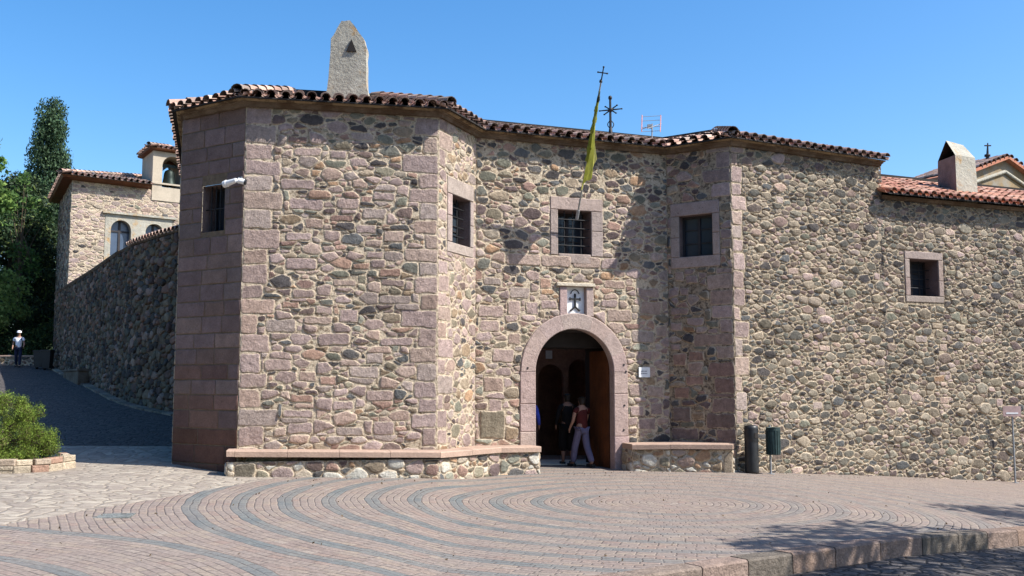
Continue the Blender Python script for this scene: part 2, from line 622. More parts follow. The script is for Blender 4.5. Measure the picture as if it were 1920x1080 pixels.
def mixc(nt, f, a, b, blend='MIX'):
    n = nt.nodes.new('ShaderNodeMix'); n.data_type = 'RGBA'; n.blend_type = blend
    for i, v in ((0, f), (6, a), (7, b)):
        if isinstance(v, (int, float, tuple)): n.inputs[i].default_value = v
        else: nt.links.new(v, n.inputs[i])
    return n.outputs[2]


def ramp(nt, f, stops):
    n = nt.nodes.new('ShaderNodeValToRGB')
    e = n.color_ramp.elements
    e[0].position, e[0].color = stops[0]
    e[1].position, e[1].color = stops[-1]
    for p, c in stops[1:-1]:
        x = e.new(p); x.color = c
    nt.links.new(f, n.inputs[0])
    return n.outputs[0]


def paving_mat():
    m = bpy.data.materials.new('concentric_brick_paving'); m.use_nodes = True
    nt = m.node_tree; N = nt.nodes; L = nt.links
    b = N['Principled BSDF']; b.inputs['Roughness'].default_value = .8; b.inputs['Specular IOR Level'].default_value = .3
    geo = N.new('ShaderNodeNewGeometry')
    sp = N.new('ShaderNodeSeparateXYZ'); L.new(geo.outputs['Position'], sp.inputs[0])
    wob = N.new('ShaderNodeTexNoise'); wob.inputs['Scale'].default_value = 1.3; L.new(geo.outputs['Position'], wob.inputs['Vector'])
    wb = math_node(nt, 'MULTIPLY', math_node(nt, 'SUBTRACT', wob.outputs[0], .5), .09)
    mm = lambda op, a, b=None, c=None: math_node(nt, op, a, b, c)

    def rings(cx, cy, first, every, width, rw=.1):
        dx = mm('SUBTRACT', sp.outputs[0], cx); dy = mm('SUBTRACT', sp.outputs[1], cy)
        r = mm('ADD', mm('SQRT', mm('ADD', mm('MULTIPLY', dx, dx), mm('MULTIPLY', dy, dy))), wb)
        th = mm('ARCTAN2', dy, dx)
        rr = mm('DIVIDE', r, rw)
        row = mm('FLOOR', rr)
        fr = mm('FRACT', rr)
        Rr = mm('MULTIPLY', mm('ADD', row, .5), rw)
        wr_ = N.new('ShaderNodeTexWhiteNoise'); wr_.noise_dimensions = '1D'; L.new(row, wr_.inputs['W'])
        u = mm('ADD', mm('DIVIDE', mm('MULTIPLY', th, Rr), .205), mm('MULTIPLY', wr_.outputs['Value'], 7.0))
        fu = mm('FRACT', u)
        cid = mm('FLOOR', u)
        # joints
        e1 = mm('MINIMUM', fr, mm('SUBTRACT', 1, fr))
        e2 = mm('MULTIPLY', mm('MINIMUM', fu, mm('SUBTRACT', 1, fu)), 2.05)
        e = mm('MINIMUM', e1, e2)
        cv = N.new('ShaderNodeCombineXYZ'); L.new(row, cv.inputs[0]); L.new(cid, cv.inputs[1])
        wn_ = N.new('ShaderNodeTexWhiteNoise'); wn_.noise_dimensions = '2D'; L.new(cv.outputs[0], wn_.inputs['Vector'])
        md = mm('MODULO', mm('SUBTRACT', row, first), every)
        band = mm('MULTIPLY', mm('LESS_THAN', md, width - .5), mm('GREATER_THAN', row, first - .5))
        return r, e, wn_, band

    rA, eA, wA, bA = rings(2.27, 14.8, 12, 6, 2)
    rB, eB, wB_, bB = rings(-5.6, 6.5, 26, 14, 2)
    inB = mm('LESS_THAN', rB, 4.22)
    outer = mm('LESS_THAN', rA, 6.85)
    bA = mm('MULTIPLY', bA, outer)
    nb2 = N.new('ShaderNodeTexNoise'); nb2.inputs['Scale'].default_value = 1.1; nb2.inputs['Detail'].default_value = 5; L.new(geo.outputs['Position'], nb2.inputs['Vector'])
    fade = N.new('ShaderNodeMapRange'); fade.inputs[1].default_value = .36; fade.inputs[2].default_value = .58; fade.inputs[3].default_value = .72; fade.inputs[4].default_value = 1
    L.new(nb2.outputs[0], fade.inputs[0])
    right = N.new('ShaderNodeMapRange'); right.inputs[1].default_value = .2; right.inputs[2].default_value = 2.6; right.inputs[3].default_value = 1; right.inputs[4].default_value = .45
    L.new(sp.outputs[0], right.inputs[0])
    band = mm('ADD', mm('MULTIPLY', inB, bB), mm('MULTIPLY', mm('SUBTRACT', 1, inB), bA))
    bl = lambda x, y: mm('ADD', mm('MULTIPLY', inB, y), mm('MULTIPLY', mm('SUBTRACT', 1, inB), x))
    band = mm('MULTIPLY', band, mm('MULTIPLY', fade.outputs[0], right.outputs[0]))
    e = bl(eA, eB); rnd = bl(wA.outputs['Value'], wB_.outputs['Value'])
    brick = ramp(nt, rnd, [(0, lin(122, 108, 101)), (.3, lin(131, 118, 109)), (.55, lin(126, 114, 107)), (.8, lin(137, 124, 111)), (.93, lin(128, 110, 101)), (1, lin(141, 130, 120))])
    grey = ramp(nt, rnd, [(0, lin(91, 97, 98)), (.5, lin(97, 102, 102)), (1, lin(103, 107, 105))])
    col = mixc(nt, band, brick, grey)
    # worn / dusty patches
    n1 = N.new('ShaderNodeTexNoise'); n1.inputs['Scale'].default_value = .7; n1.inputs['Detail'].default_value = 6
    L.new(geo.outputs['Position'], n1.inputs['Vector'])
    mr = N.new('ShaderNodeMapRange'); mr.inputs[1].default_value = .35; mr.inputs[2].default_value = .7; mr.inputs[3].default_value = 0; mr.inputs[4].default_value = .38
    L.new(n1.outputs[0], mr.inputs[0])
    col = mixc(nt, mr.outputs[0], col, lin(129, 120, 112))
    n2 = N.new('ShaderNodeTexNoise'); n2.inputs['Scale'].default_value = 26; n2.inputs['Detail'].default_value = 6
    L.new(geo.outputs['Position'], n2.inputs['Vector'])
    mr2 = N.new('ShaderNodeMapRange'); mr2.inputs[1].default_value = .3; mr2.inputs[2].default_value = .7; mr2.inputs[3].default_value = .78; mr2.inputs[4].default_value = 1.18
    L.new(n2.outputs[0], mr2.inputs[0])
    vm = N.new('ShaderNodeVectorMath'); vm.operation = 'SCALE'; L.new(col, vm.inputs[0]); L.new(mr2.outputs[0], vm.inputs['Scale'])
    # open joints: only some are deep and dark
    n3 = N.new('ShaderNodeTexNoise'); n3.inputs['Scale'].default_value = 3.5; n3.inputs['Detail'].default_value = 3
    L.new(geo.outputs['Position'], n3.inputs['Vector'])
    jm = mm('MULTIPLY', mm('LESS_THAN', e, .06), 1)
    deep = N.new('ShaderNodeMapRange'); deep.inputs[1].default_value = .45; deep.inputs[2].default_value = .62; deep.inputs[3].default_value = .15; deep.inputs[4].default_value = 1
    L.new(n3.outputs[0], deep.inputs[0])
    col = mixc(nt, mm('MULTIPLY', jm, deep.outputs[0]), vm.outputs[0], lin(84, 76, 71))
    L.new(col, b.inputs['Base Color'])
    hh = mm('ADD', mm('MULTIPLY', mm('MINIMUM', e, .16), 5.0), mm('ADD', mm('MULTIPLY', rnd, .35), mm('MULTIPLY', n2.outputs[0], .5)))
    bp = N.new('ShaderNodeBump'); bp.inputs['Strength'].default_value = .8; bp.inputs['Distance'].default_value = .012
    L.new(hh, bp.inputs['Height']); L.new(bp.outputs[0], b.inputs['Normal'])
    return m


def flag_mat(name, ca, cb, cj, scale, joint=.05, bumpd=.02, asp=1.0):
    """irregular stone paving: voronoi cells with joints"""
    m = bpy.data.materials.new(name); m.use_nodes = True
    nt = m.node_tree; N = nt.nodes; L = nt.links
    b = N['Principled BSDF']; b.inputs['Roughness'].default_value = .85; b.inputs['Specular IOR Level'].default_value = .25
    geo = N.new('ShaderNodeNewGeometry')
    mp = N.new('ShaderNodeMapping'); mp.inputs['Scale'].default_value = (1, asp, .3); L.new(geo.outputs['Position'], mp.inputs[0])
    v1 = N.new('ShaderNodeTexVoronoi'); v1.inputs['Scale'].default_value = scale; L.new(mp.outputs[0], v1.inputs['Vector'])
    v2 = N.new('ShaderNodeTexVoronoi'); v2.feature = 'DISTANCE_TO_EDGE'; v2.inputs['Scale'].default_value = scale; L.new(mp.outputs[0], v2.inputs['Vector'])
    sep = N.new('ShaderNodeSeparateColor'); L.new(v1.outputs['Color'], sep.inputs[0])
    col = mixc(nt, sep.outputs[0], ca, cb)
    n2 = N.new('ShaderNodeTexNoise'); n2.inputs['Scale'].default_value = 7; n2.inputs['Detail'].default_value = 8; n2.inputs['Roughness'].default_value = .7
    L.new(geo.outputs['Position'], n2.inputs['Vector'])
    mr2 = N.new('ShaderNodeMapRange'); mr2.inputs[1].default_value = .3; mr2.inputs[2].default_value = .7; mr2.inputs[3].default_value = .72; mr2.inputs[4].default_value = 1.2
    L.new(n2.outputs[0], mr2.inputs[0])
    vm = N.new('ShaderNodeVectorMath'); vm.operation = 'SCALE'; L.new(col, vm.inputs[0]); L.new(mr2.outputs[0], vm.inputs['Scale'])
    col = mixc(nt, math_node(nt, 'LESS_THAN', v2.outputs[0], joint), vm.outputs[0], cj)
    L.new(col, b.inputs['Base Color'])
    hh = math_node(nt, 'ADD', math_node(nt, 'MULTIPLY', math_node(nt, 'MINIMUM', v2.outputs[0], .15), 6.0), math_node(nt, 'MULTIPLY', n2.outputs[0], 1.0))
    bp = N.new('ShaderNodeBump'); bp.inputs['Strength'].default_value = .9; bp.inputs['Distance'].default_value = bumpd
    L.new(hh, bp.inputs['Height']); L.new(bp.outputs[0], b.inputs['Normal'])
    return m


M['paving'] = paving_mat()
M['flags'] = flag_mat('pale_flagstones', lin(158, 149, 136), lin(134, 124, 115), lin(124, 114, 102), 4.2, .035, .02)
M['cobble'] = flag_mat('street_cobbles', lin(78, 74, 74), lin(96, 90, 86), lin(54, 50, 48), 6.5, .06, .03, 1.0)
M['earth'] = mat('earth', lin(120, 110, 84), .95, noise=[(.5, .6, 1.2, 6), (5, .7, 1.2, 5)], bump=[(3, .6, .1)])
M['hillmat'] = mat('distant_scrub', lin(84, 98, 62), .95, noise=[(.05, .6, 1.3, 6), (.6, .7, 1.2, 5)], bump=[(.3, 1, 1)])

KX = [-12, -6, -3, -1, .7, 2.6, 4.7, 7.2, 10, 14, 30]
KY = [3.0, 5.6, 6.9, 7.9, 8.95, 10.3, 11.75, 13.7, 16.0, 19.0, 30]


def K(x): return interp(x, KX, KY)


def XL(y): return interp(y, [0, 6, 10.6, 11.9, 15.2, 17, 19], [-12, -7.2, -5.5, -5.2, -4.4, -3.9, -3.4])


def sheet(name, fn, na, nb, m, kind='structure'):
    me = bpy.data.meshes.new(name)
    vs = [fn(i / na, j / nb) for j in range(nb + 1) for i in range(na + 1)]
    fs = [(j * (na + 1) + i, j * (na + 1) + i + 1, (j + 1) * (na + 1) + i + 1, (j + 1) * (na + 1) + i) for j in range(nb) for i in range(na)]
    me.from_pydata(vs, [], fs)
    me.materials.append(m)
    for p in me.polygons: p.use_smooth = True
    o = bpy.data.objects.new(name, me); C.objects.link(o); o['kind'] = kind
    return o


def ground_fn(a, b):
    x = -70 + 140 * a; y = -15 + 95 * b
    return (x, y, G(x, y) - .45 - (0.0 if y < 70 else (y - 70) * .1))


sheet('ground', ground_fn, 90, 90, M['earth'])


def far_fn(a, b):
    x = (a - .5) * 1600; y = 79 + b * 900
    return (x, y, .2 - 4 * b)


sheet('far_ground', far_fn, 8, 8, M['hillmat'])


def plaza_fn(a, b):
    x = 0
    y = 12
    # fixed point: left edge depends on y, near edge on x
    x0 = -5
    for _ in range(8):
        y = K(x0) + b * (24.5 - K(x0)); x0 = XL(y)
    x = x0 + a * (26 - x0)
    y = K(x) + b * (max(24.5, 0) - K(x)) if x < 16 else K(x) + b * (34 - K(x))
    return (x, y, G(x, y) + .006)


sheet('plaza', plaza_fn, 110, 60, M['paving'])


def flag_fn(a, b):
    x = -34 + a * 31.5; y = 3 + b * 17.2
    return (x, y, G(x, y) - .002)


sheet('pavement', flag_fn, 80, 50, M['flags'])


def road_fn(a, b):
    y = 20.1 + b * 36
    x = -34 + a * 28
    return (x, y, G(x, y) + .003)


sheet('road', road_fn, 60, 60, M['cobble'])


def street_fn(a, b):
    x = -10 + a * 40
    y = -10 + b * (K(x) + .02 + 10)
    return (x, y, G(x, y) - .19)


sheet('street', street_fn, 80, 60, M['cobble'])

kb = MB()
x = -4.0
pal = [(150, 122, 104), (128, 112, 100), (140, 118, 106), (112, 104, 94)]
while x < 22:
    ln = R.uniform(.55, .95)
    # advance along the curve
    dx = .01
    s_ = 0; x1 = x
    while s_ < ln:
        s_ += math.hypot(dx, K(x1 + dx) - K(x1)); x1 += dx
    a = Vector((x, K(x), 0)); b_ = Vector((x1, K(x1), 0))
    d = (b_ - a).normalized(); n = Vector((d.y, -d.x, 0))
    fc = Face((a.x, a.y), (b_.x, b_.y))
    za = G(a.x, a.y) + .016 + R.uniform(-.004, .004); zb = G(b_.x, b_.y) + .016 + R.uniform(-.004, .004)
    g = .007
    vs = []
    for (u, zt) in ((g, za), (fc.L - g, zb)):
        for (h, z) in ((-.14, -.25), (-.14, 0), (.085, 0), (.105, -.02), (.105, -.25)):
            vs.append(fc.P(u, zt + z, h))
    kb.add(vs, [(0, 1, 6, 5), (1, 2, 7, 6), (2, 3, 8, 7), (3, 4, 9, 8), (0, 4, 3, 2, 1), (5, 6, 7, 8, 9)], 0, pick(pal))
    x = x1
o = kb.build('kerb', M['stone']); o['kind'] = 'structure'

hill = MB()
for (cx, cy, rx, hz) in ((-150, 330, 150, 16), (-320, 500, 260, 30), (60, 700, 350, 12)):
    vs = []; n = 40
    for k in range(n + 1):
        for j in range(9):
            t = k / n * 2 - 1
            hgt = hz * (1 - t * t) * (1 + .15 * math.sin(t * 9) + .08 * math.sin(t * 23)) * math.sin(math.pi * j / 8) - 2
            vs.append((cx + rx * t, cy + (j - 4) * 18, hgt))
    hill.add(vs, [(k * 9 + j, (k + 1) * 9 + j, (k + 1) * 9 + j + 1, k * 9 + j + 1) for k in range(n) for j in range(8)], 0, (1, 1, 1, 1), True)
o = hill.build('hills', M['hillmat']); o['kind'] = 'structure'
# ------------------------------------------------------------------ the gatehouse
gate = thing('stone_gatehouse', 'brown rubble gatehouse with polygonal tower, arched doorway and clay tile eaves', 'gatehouse', (0, 19.5, 0))
wall = MB()
Z0 = lambda f: (lambda u: G(f.P(u, 0).x, f.P(u, 0).y) - .3)


def win_px(f, x0, y0, x1, y1):
    """opening rectangle on a face from where its corners stand"""
    xm, ym = (x0 + x1) / 2, (y0 + y1) / 2
    return (f.uv(x0, ym)[0], f.uv(xm, y1)[1], f.uv(x1, ym)[0], f.uv(xm, y0)[1])


wL0 = win_px(F_L0, 379, 347, 421, 434)
wL2 = win_px(F_L2, 847, 371, 881, 459)
wD = win_px(F_D, 1046, 395, 1108, 476)
wR1 = win_px(F_R1, 1274, 403, 1336, 480)
wLow = win_px(F_LOW, 1706, 487, 1759, 555)
if True:
    # the low range starts right of W6; the window at px 1706 sits on it
    pass
gD0 = -.06
uc = F_D.uv(1078, 760)[0]
RI = .875; RO = 1.20
zs = F_D.uv(1078, 617)[1] - RI
ztop = zs + RI


def paint_L1(u, v, r):
    x = R.random() + .22 * (.5 - drift(u, v, 3.0))
    dk = .22 if v < 5.6 else .6
    if r > .13:
        if x < dk: return pick(DARK), True, True
        return (pick(PINK) if x < .86 else pick(TAN + RED)), R.random() < .3, True
    if x < .34: return pick(DARK), True, True
    if x < .58: return pick(TAN), R.random() < .6, R.random() < .92
    if x < .68: return pick(RED), False, True
    return pick(PINK), False, True


BROWN = [(120, 110, 94), (104, 98, 84), (132, 120, 104), (112, 98, 88), (138, 130, 112)]


def drift(u, v, k=0.0):
    """slow variation of the stone supply over a wall, 0..1"""
    return .5 + .25 * math.sin(u * 1.9 + k + 1.3 * math.sin(v * 1.1 + k)) + .25 * math.sin(v * 2.3 - u * .7 + 2 * k)


def paint_R2(u, v, r):
    x = R.random() + .28 * (.5 - drift(u, v, 1.0))
    if x < .30: return pick([(70, 70, 66), (84, 84, 78), (60, 58, 58), (88, 78, 72), (96, 94, 84)]), R.random() < .6, True
    if x < .55: return pick(DARK), R.random() < .5, True
    if x < .78: return pick(BROWN), R.random() < .3, True
    if x < .90: return pick([(146, 134, 114), (136, 124, 104), (128, 124, 108)]), R.random() < .5, True
    if x < .93: return pick([(140, 116, 102), (130, 108, 98)], .1), False, True
    return pick(PINK), R.random() < .3, True


def paint_L2(u, v, r):
    x = R.random()
    if x < .16: return pick(DARK), True, True
    if x < .5: return pick(TAN), True, R.random() < .9
    return pick(PINK), False, True


def paint_D(u, v, r):
    x = R.random()
    if v > 4.1:
        if v > 5.5:
            return (pick(DARK) if x < .75 else pick(TAN + RED)), True, R.random() < .85
        if x < .45: return pick(DARK), True, True
        if x < .75: return pick(TAN + RED), True, R.random() < .95
        return pick(PINK), True, True
    if x < .25: return pick(DARK), True, True
    if x < .45: return pick(TAN), True, R.random() < .95
    if x < .55: return pick(RED), False, True
    return pick(PINK), R.random() < .4, True


def paint_R1(u, v, r):
    x = R.random()
    if x < .55: return pick(DARK[:7]), True, R.random() < .8
    if x < .7: return pick(TAN), True, R.random() < .8
    if v < 1.3: return pick(DARK), False, True
    if v < 1.8 or x > .9: return pick(RED), False, True
    return pick(PINK), False, True


SZ_L1 = [(.20, 12), (.15, 40), (.105, 60), (.07, 110), (.045, 160)]
SZ_R2 = [(.18, 2), (.135, 10), (.10, 30), (.074, 80), (.054, 130), (.040, 120)]
SZ_D = [(.19, 8), (.14, 35), (.10, 60), (.066, 100), (.042, 140)]
SZ_R1 = [(.16, 5), (.12, 30), (.09, 50), (.06, 60)]


def grow(r, a, b=None):
    b = a if b is None else b
    return (r[0] - a, r[1] - b, r[2] + a, r[3] + b)


# L0: coursed ashlar
f = F_L0
z = G(f.a.x, f.a.y) - .3
row = 0
blocks = []
ob0 = [wL0]
while z < TOP:
    hh = R.choice([.27, .29, .31, .33])
    if z + hh > TOP: hh = TOP - z
    if hh < .06: break
    u = 0.0
    cuts = [0]
    u = R.uniform(.35, .8)
    while u < f.L - .22:
        cuts.append(u); u += R.uniform(.42, .85)
    cuts.append(f.L)
    for a, b in zip(cuts, cuts[1:]):
        segs = [(a, b)]
        if z < wL0[3] and z + hh > wL0[1]:
            segs = []
            if a < wL0[0]: segs.append((a, min(b, wL0[0])))
            if b > wL0[2]: segs.append((max(a, wL0[2]), b))
        for (p, q) in segs:
            if q - p < .05: continue
            lo, hi = z, z + hh
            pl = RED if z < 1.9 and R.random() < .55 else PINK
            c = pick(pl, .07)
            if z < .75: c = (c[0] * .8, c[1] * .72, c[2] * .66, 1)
            put_block(wall, f.P, (p, lo, q, hi), .008 + R.uniform(-.002, .004), (c[0] * .52, c[1] * .48, c[2] * .49, 1), .003, mat=2)  # stone colour cut down: this face's shade is painted in
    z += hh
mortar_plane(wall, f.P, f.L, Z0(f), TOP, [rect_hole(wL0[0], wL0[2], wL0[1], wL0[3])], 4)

# L1: the tower front
f = F_L1
b1 = quoins(0, 1, .62, TOP, .38, .62) + quoins(f.L, -1, .6, TOP, .30, .66)
b1 += scatter_blocks(b1, [], f.L, .62, 6.3, 34, (.30, .62), (.13, .24), PINK, .013)
b1 += scatter_blocks(b1, [], f.L, .62, 6.3, 7, (.28, .5), (.10, .17), RED, .013)
rubble(wall, f.P, f.L, Z0(f), TOP, b1, [], SZ_L1, paint_L1, asp=1.9)
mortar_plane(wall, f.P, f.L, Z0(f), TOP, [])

# L2
f = F_L2
fr2 = (wL2[0] - .22, wL2[1] - .2, wL2[2] + .16, wL2[3] + .34)
b2 = quoins(0, 1, .6, fr2[1] - .1, .34, .62) + quoins(0, 1, fr2[3] + .1, TOP, .3, .5)
rubble(wall, f.P, f.L, Z0(f), TOP, b2, [fr2], SZ_D, paint_L2, hgt=(.006, .014))
mortar_plane(wall, f.P, f.L, Z0(f), TOP, [rect_hole(wL2[0] - .02, wL2[2] + .02, wL2[1] - .02, wL2[3] + .02)])

# door wall
f = F_D
frD = (wD[0] - .17, wD[1] - .04, wD[2] + .27, wD[3] + .27)
sillD = (wD[0] - 1.15, wD[1] - .29, wD[2] + .62, wD[1] - .05)
nic = win_px(f, 1063, 538, 1098, 590)
nicF = (nic[0] - .17, zs + RO - .06, nic[2] + .17, nic[3] + .10)
emp = grow((uc - RO, -1, uc + RO, zs), 0)
bD = []
uu = sillD[0]
while uu < sillD[2] - .1:
    ww = min(R.uniform(.5, .8), sillD[2] - uu)
    bD.append(((uu, sillD[1], uu + ww, sillD[3]), pick(PINK, .04), .018)); uu += ww
obD = [frD, nicF, emp]
circ = (uc, zs, RO)
bD += scatter_blocks(bD, obD, f.L, .62, 3.9, 26, (.28, .6), (.16, .32), PINK, .013, circ)
bD += scatter_blocks(bD, obD, f.L, .62, 3.9, 4, (.24, .4), (.2, .32), RED, .013, circ)
bD += [((.10, .62, .62, 1.18), pick(DARK, .05), .03)] if .62 < uc - RO else []
rubble(wall, f.P, f.L, Z0(f), TOP, bD, obD, SZ_D, paint_D, asp=1.7, circ=circ)
RM = (RI + RO) / 2
hD = [rect_hole(wD[0] - .02, wD[2] + .02, wD[1] - .02, wD[3] + .02),
      rect_hole(nic[0] - .01, nic[2] + .01, nic[1] + .02, nic[3] + .02),
      (uc - RM, uc + RM, lambda u: -1.0, lambda u: zs + math.sqrt(max(0, RM * RM - (u - uc) ** 2)))]
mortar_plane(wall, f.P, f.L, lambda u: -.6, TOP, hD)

# R1
f = F_R1
frR = (wR1[0] - .2, wR1[1] - .26, wR1[2] + .16, wR1[3] + .3)
bR = quoins(f.L, -1, .45, 1.5, .4, .7, pal=[(120, 102, 96), (110, 96, 92), (130, 106, 98)]) + quoins(f.L, -1, 1.5, 2.2, .4, .7, pal=RED) + quoins(f.L, -1, 2.2, wR1[1] - .3, .45, .8, pal=PINK) + quoins(f.L, -1, wR1[3] + .32, TOP, .35, .7)
bR += scatter_blocks(bR, [frR], f.L, .42, 1.35, 6, (.4, .7), (.24, .36), [(118, 100, 94), (106, 94, 90), (122, 102, 90)], .02)
bR += scatter_blocks(bR, [frR], f.L, 1.35, 2.4, 6, (.3, .6), (.2, .3), RED, .016)
bR += scatter_blocks(bR, [frR], f.L, 2.0, 6.0, 8, (.2, .45), (.15, .25), PINK, .02)
rubble(wall, f.P, f.L, Z0(f), TOP, bR, [frR], SZ_R1, paint_R1)
mortar_plane(wall, f.P, f.L, Z0(f), TOP, [rect_hole(wR1[0] - .02, wR1[2] + .02, wR1[1] - .02, wR1[3] + .02)], 3)

# R2 (to where the upper eave ends)
f = F_R2
bq = quoins(0, 1, .9, TOP, .22, .44, .26, .40)
bq += scatter_blocks(bq, [], f.L, 1, 6.2, 5, (.2, .36), (.12, .18), PINK, .013)
rubble(wall, f.P, f.L + .10, Z0(f), TOP, bq, [], SZ_R2, paint_R2, asp=1.75, hgt=(.008, .028), gap=.015)
mortar_plane(wall, f.P, f.L, Z0(f), TOP, [], 3)
# back and side closing walls (plain mortar render)
for a, b in ((W[6], Vector((7.2, 24.4))), (Vector((7.2, 24.4)), Vector((3.9, 23.1))), (WB, W[0])):
    ff = Face(a, b)
    if a is WB:
        rubble(wall, ff.P, ff.L, lambda u: .2, TOP, quoins(ff.L, -1, .3, TOP, .35, .6), [], [(.19, 6), (.14, 30), (.10, 50), (.07, 60)], paint_D, asp=1.6)
    mortar_plane(wall, ff.P, ff.L, lambda u: -.6, TOP, [])
o_wall = wall.build('wall', [M['stone'], M['mortar'], M['ashlar'], M['mortar_dull'], M['mortar_shade']], gate)


# stone frames, reveals, grilles, panes
def window(f, op, parent, tone=1.0, frame=(.17, .17, .04, .27), depth=.34, style='grille', nv=2, nh=4, sill=None, mesh=True, recess=.12):
    u0, v0, u1, v1 = op
    wb = MB()
    d0 = -depth
    # reveal box (rendered masonry) and dark room behind the glass
    for (a, b) in (((u0, v0), (u1, v0)), ((u1, v0), (u1, v1)), ((u1, v1), (u0, v1)), ((u0, v1), (u0, v0))):
        wb.add([f.P(a[0], a[1], -.01), f.P(b[0], b[1], -.01), f.P(b[0], b[1], d0), f.P(a[0], a[1], d0)], [(0, 1, 2, 3)], 1, lin(120, 104, 100))
    t = .045
    f.box(wb, u0, u0 + t, v0, v1, d0 - .03, d0 + .03); f.box(wb, u1 - t, u1, v0, v1, d0 - .03, d0 + .03)
    f.box(wb, u0 + t, u1 - t, v0, v0 + t, d0 - .03, d0 + .03); f.box(wb, u0 + t, u1 - t, v1 - t, v1, d0 - .03, d0 + .03)
    if style != 'slit':
        um = (u0 + u1) / 2
        f.box(wb, um - .03, um + .03, v0 + t, v1 - t, d0 - .032, d0 + .032)
        for k in (1, 2):
            vv = v0 + (v1 - v0) * k / 3
            f.box(wb, u0 + t, um - .03, vv - .012, vv + .012, d0 - .015, d0 + .02)
            f.box(wb, um + .03, u1 - t, vv - .012, vv + .012, d0 - .015, d0 + .02)
    win = wb.build('window', [M['winwood'], M['ashlar']], parent)
    pb = MB()
    f.box(pb, u0 + .01, u1 - .01, v0 + .01, v1 - .01, d0 - .05, d0 - .002)
    pb.build('pane', M['glass'], win)
    if frame:
        l, r, s, h = frame
        fb = MB()
        cc = lambda: tuple(v * tone * R.uniform(.97, 1.03) for v in pick([(160, 142, 134), (154, 138, 132)], .02)[:3]) + (1,)
        e = .004
        # lintel, jambs, sill
        f.box(fb, u0 - l, u1 + r, v1 + e, v1 + h, -.3, .022, 0, cc(), .012)
        nj = 2
        for (a, b) in ((u0 - l, u0 - e), (u1 + e, u1 + r)):
            zz = v0 - (0 if s > .1 else s)
            cut = [zz] + [zz + (v1 - zz) * (k / nj) + R.uniform(-.06, .06) for k in range(1, nj)] + [v1]
            for p, q in zip(cut, cut[1:]):
                f.box(fb, a, b, p + e, q - e, -.3, .02 + R.uniform(0, .006), 0, cc(), .01)
        if s > .1:
            f.box(fb, u0 - l, u1 + r, v0 - s, v0 - e, -.3, .02, 0, cc(), .012)
        else:
            f.box(fb, u0 + .01, u1 - .01, v0 - .2, v0 - e, -.3, .02, 0, cc(), .012)
        fb.build('stone_frame', M['ashlar'], win)
    gb = MB()
    hh = -recess
    for k in range(nv):
        u = u0 + (u1 - u0) * (k + 1) / (nv + 1)
        gb.tube(f.P(u, v0, hh), f.P(u, v1, hh), .013, n=6)
    for k in range(nh):
        v = v0 + (v1 - v0) * (k + 1) / (nh + 1)
        gb.tube(f.P(u0, v, hh + .02), f.P(u1, v, hh + .02), .011, n=6)
    if gb.v: gb.build('grille', M['iron'], win)
    return win


w_ = window(F_L0, wL0, gate, frame=None, nv=4, nh=1, style='slit'); w_['label'] = 'tall dark window with vertical bars in the shaded side face'
w_ = window(F_L2, wL2, gate, frame=(.2, .14, .2, .32), nv=2, nh=4, depth=.28, recess=.16); w_['label'] = 'narrow barred window in the bright angled face'
w_ = window(F_D, wD, gate, frame=(.17, .27, .04, .27), nv=3, nh=4, depth=.42, recess=.1); w_['label'] = 'barred window above the arched doorway'
w_ = window(F_R1, wR1, gate, frame=(.2, .16, .24, .28), nv=0, nh=0, depth=.2); w_['label'] = 'two-leaf glazed window in the shaded face right of the doorway'

# arched door surround
sb = MB()
f = F_D
arch_c = pick([(166, 144, 138)], .001)
cc = lambda: tuple(v * R.uniform(.97, 1.03) for v in arch_c[:3]) + (1,)
gnd = -.12


def arc_block(a0, a1, n=6):
    vs = []
    for i in range(n + 1):
        t = a0 + (a1 - a0) * i / n
        c_, s_ = math.cos(t), math.sin(t)
        ro = RO + R.uniform(-.004, .004)
        for (r_, h) in ((RI, -.17), (RI, .028), (RI + .014, .042), (ro - .016, .042), (ro, .026), (ro, -.02)):
            vs.append(f.P(uc + r_ * c_, zs + r_ * s_, h))
    fs = []
    for i in range(n):
        for k in range(5):
            fs.append((i * 6 + k, i * 6 + k + 1, (i + 1) * 6 + k + 1, (i + 1) * 6 + k))
    fs.append(tuple(range(6))); fs.append(tuple(n * 6 + k for k in range(5, -1, -1)))
    sb.add(vs, fs, 0, cc())


cuts = [0, .36, .80, 1.22, 1.86, 2.32, 2.80, math.pi]
for a, b in zip(cuts, cuts[1:]): arc_block(a + .0012, b - .0012)
for sgn in (-1, 1):
    ua, ub = (uc - RO, uc - RI) if sgn < 0 else (uc + RI, uc + RO)
    cutz = [gnd, .75, 1.3, zs] if sgn < 0 else [gnd, .62, 1.5, zs]
    for p, q in zip(cutz, cutz[1:]):
        j = R.uniform(-.02, .02)
        f.box(sb, ua - (abs(j) if sgn < 0 else 0), ub + (abs(j) if sgn > 0 else 0), p + .0015, q - .0015, -.17, .04, 0, cc(), .014)
ds = sb.build('door_surround', M['ashlar'], gate)
# dark iron pintle stubs and dowel holes on the right jamb
for (px, py) in ((1168, 684), (1172, 697), (1169, 760), (1168, 806), (988, 690)):
    pb = MB()
    u, v = f.uv(px, py)
    pb.tube(f.P(u, v, .02), f.P(u, v, .055), .026, .02, 8)
    pb.build('iron_dowel', M['iron'], ds)
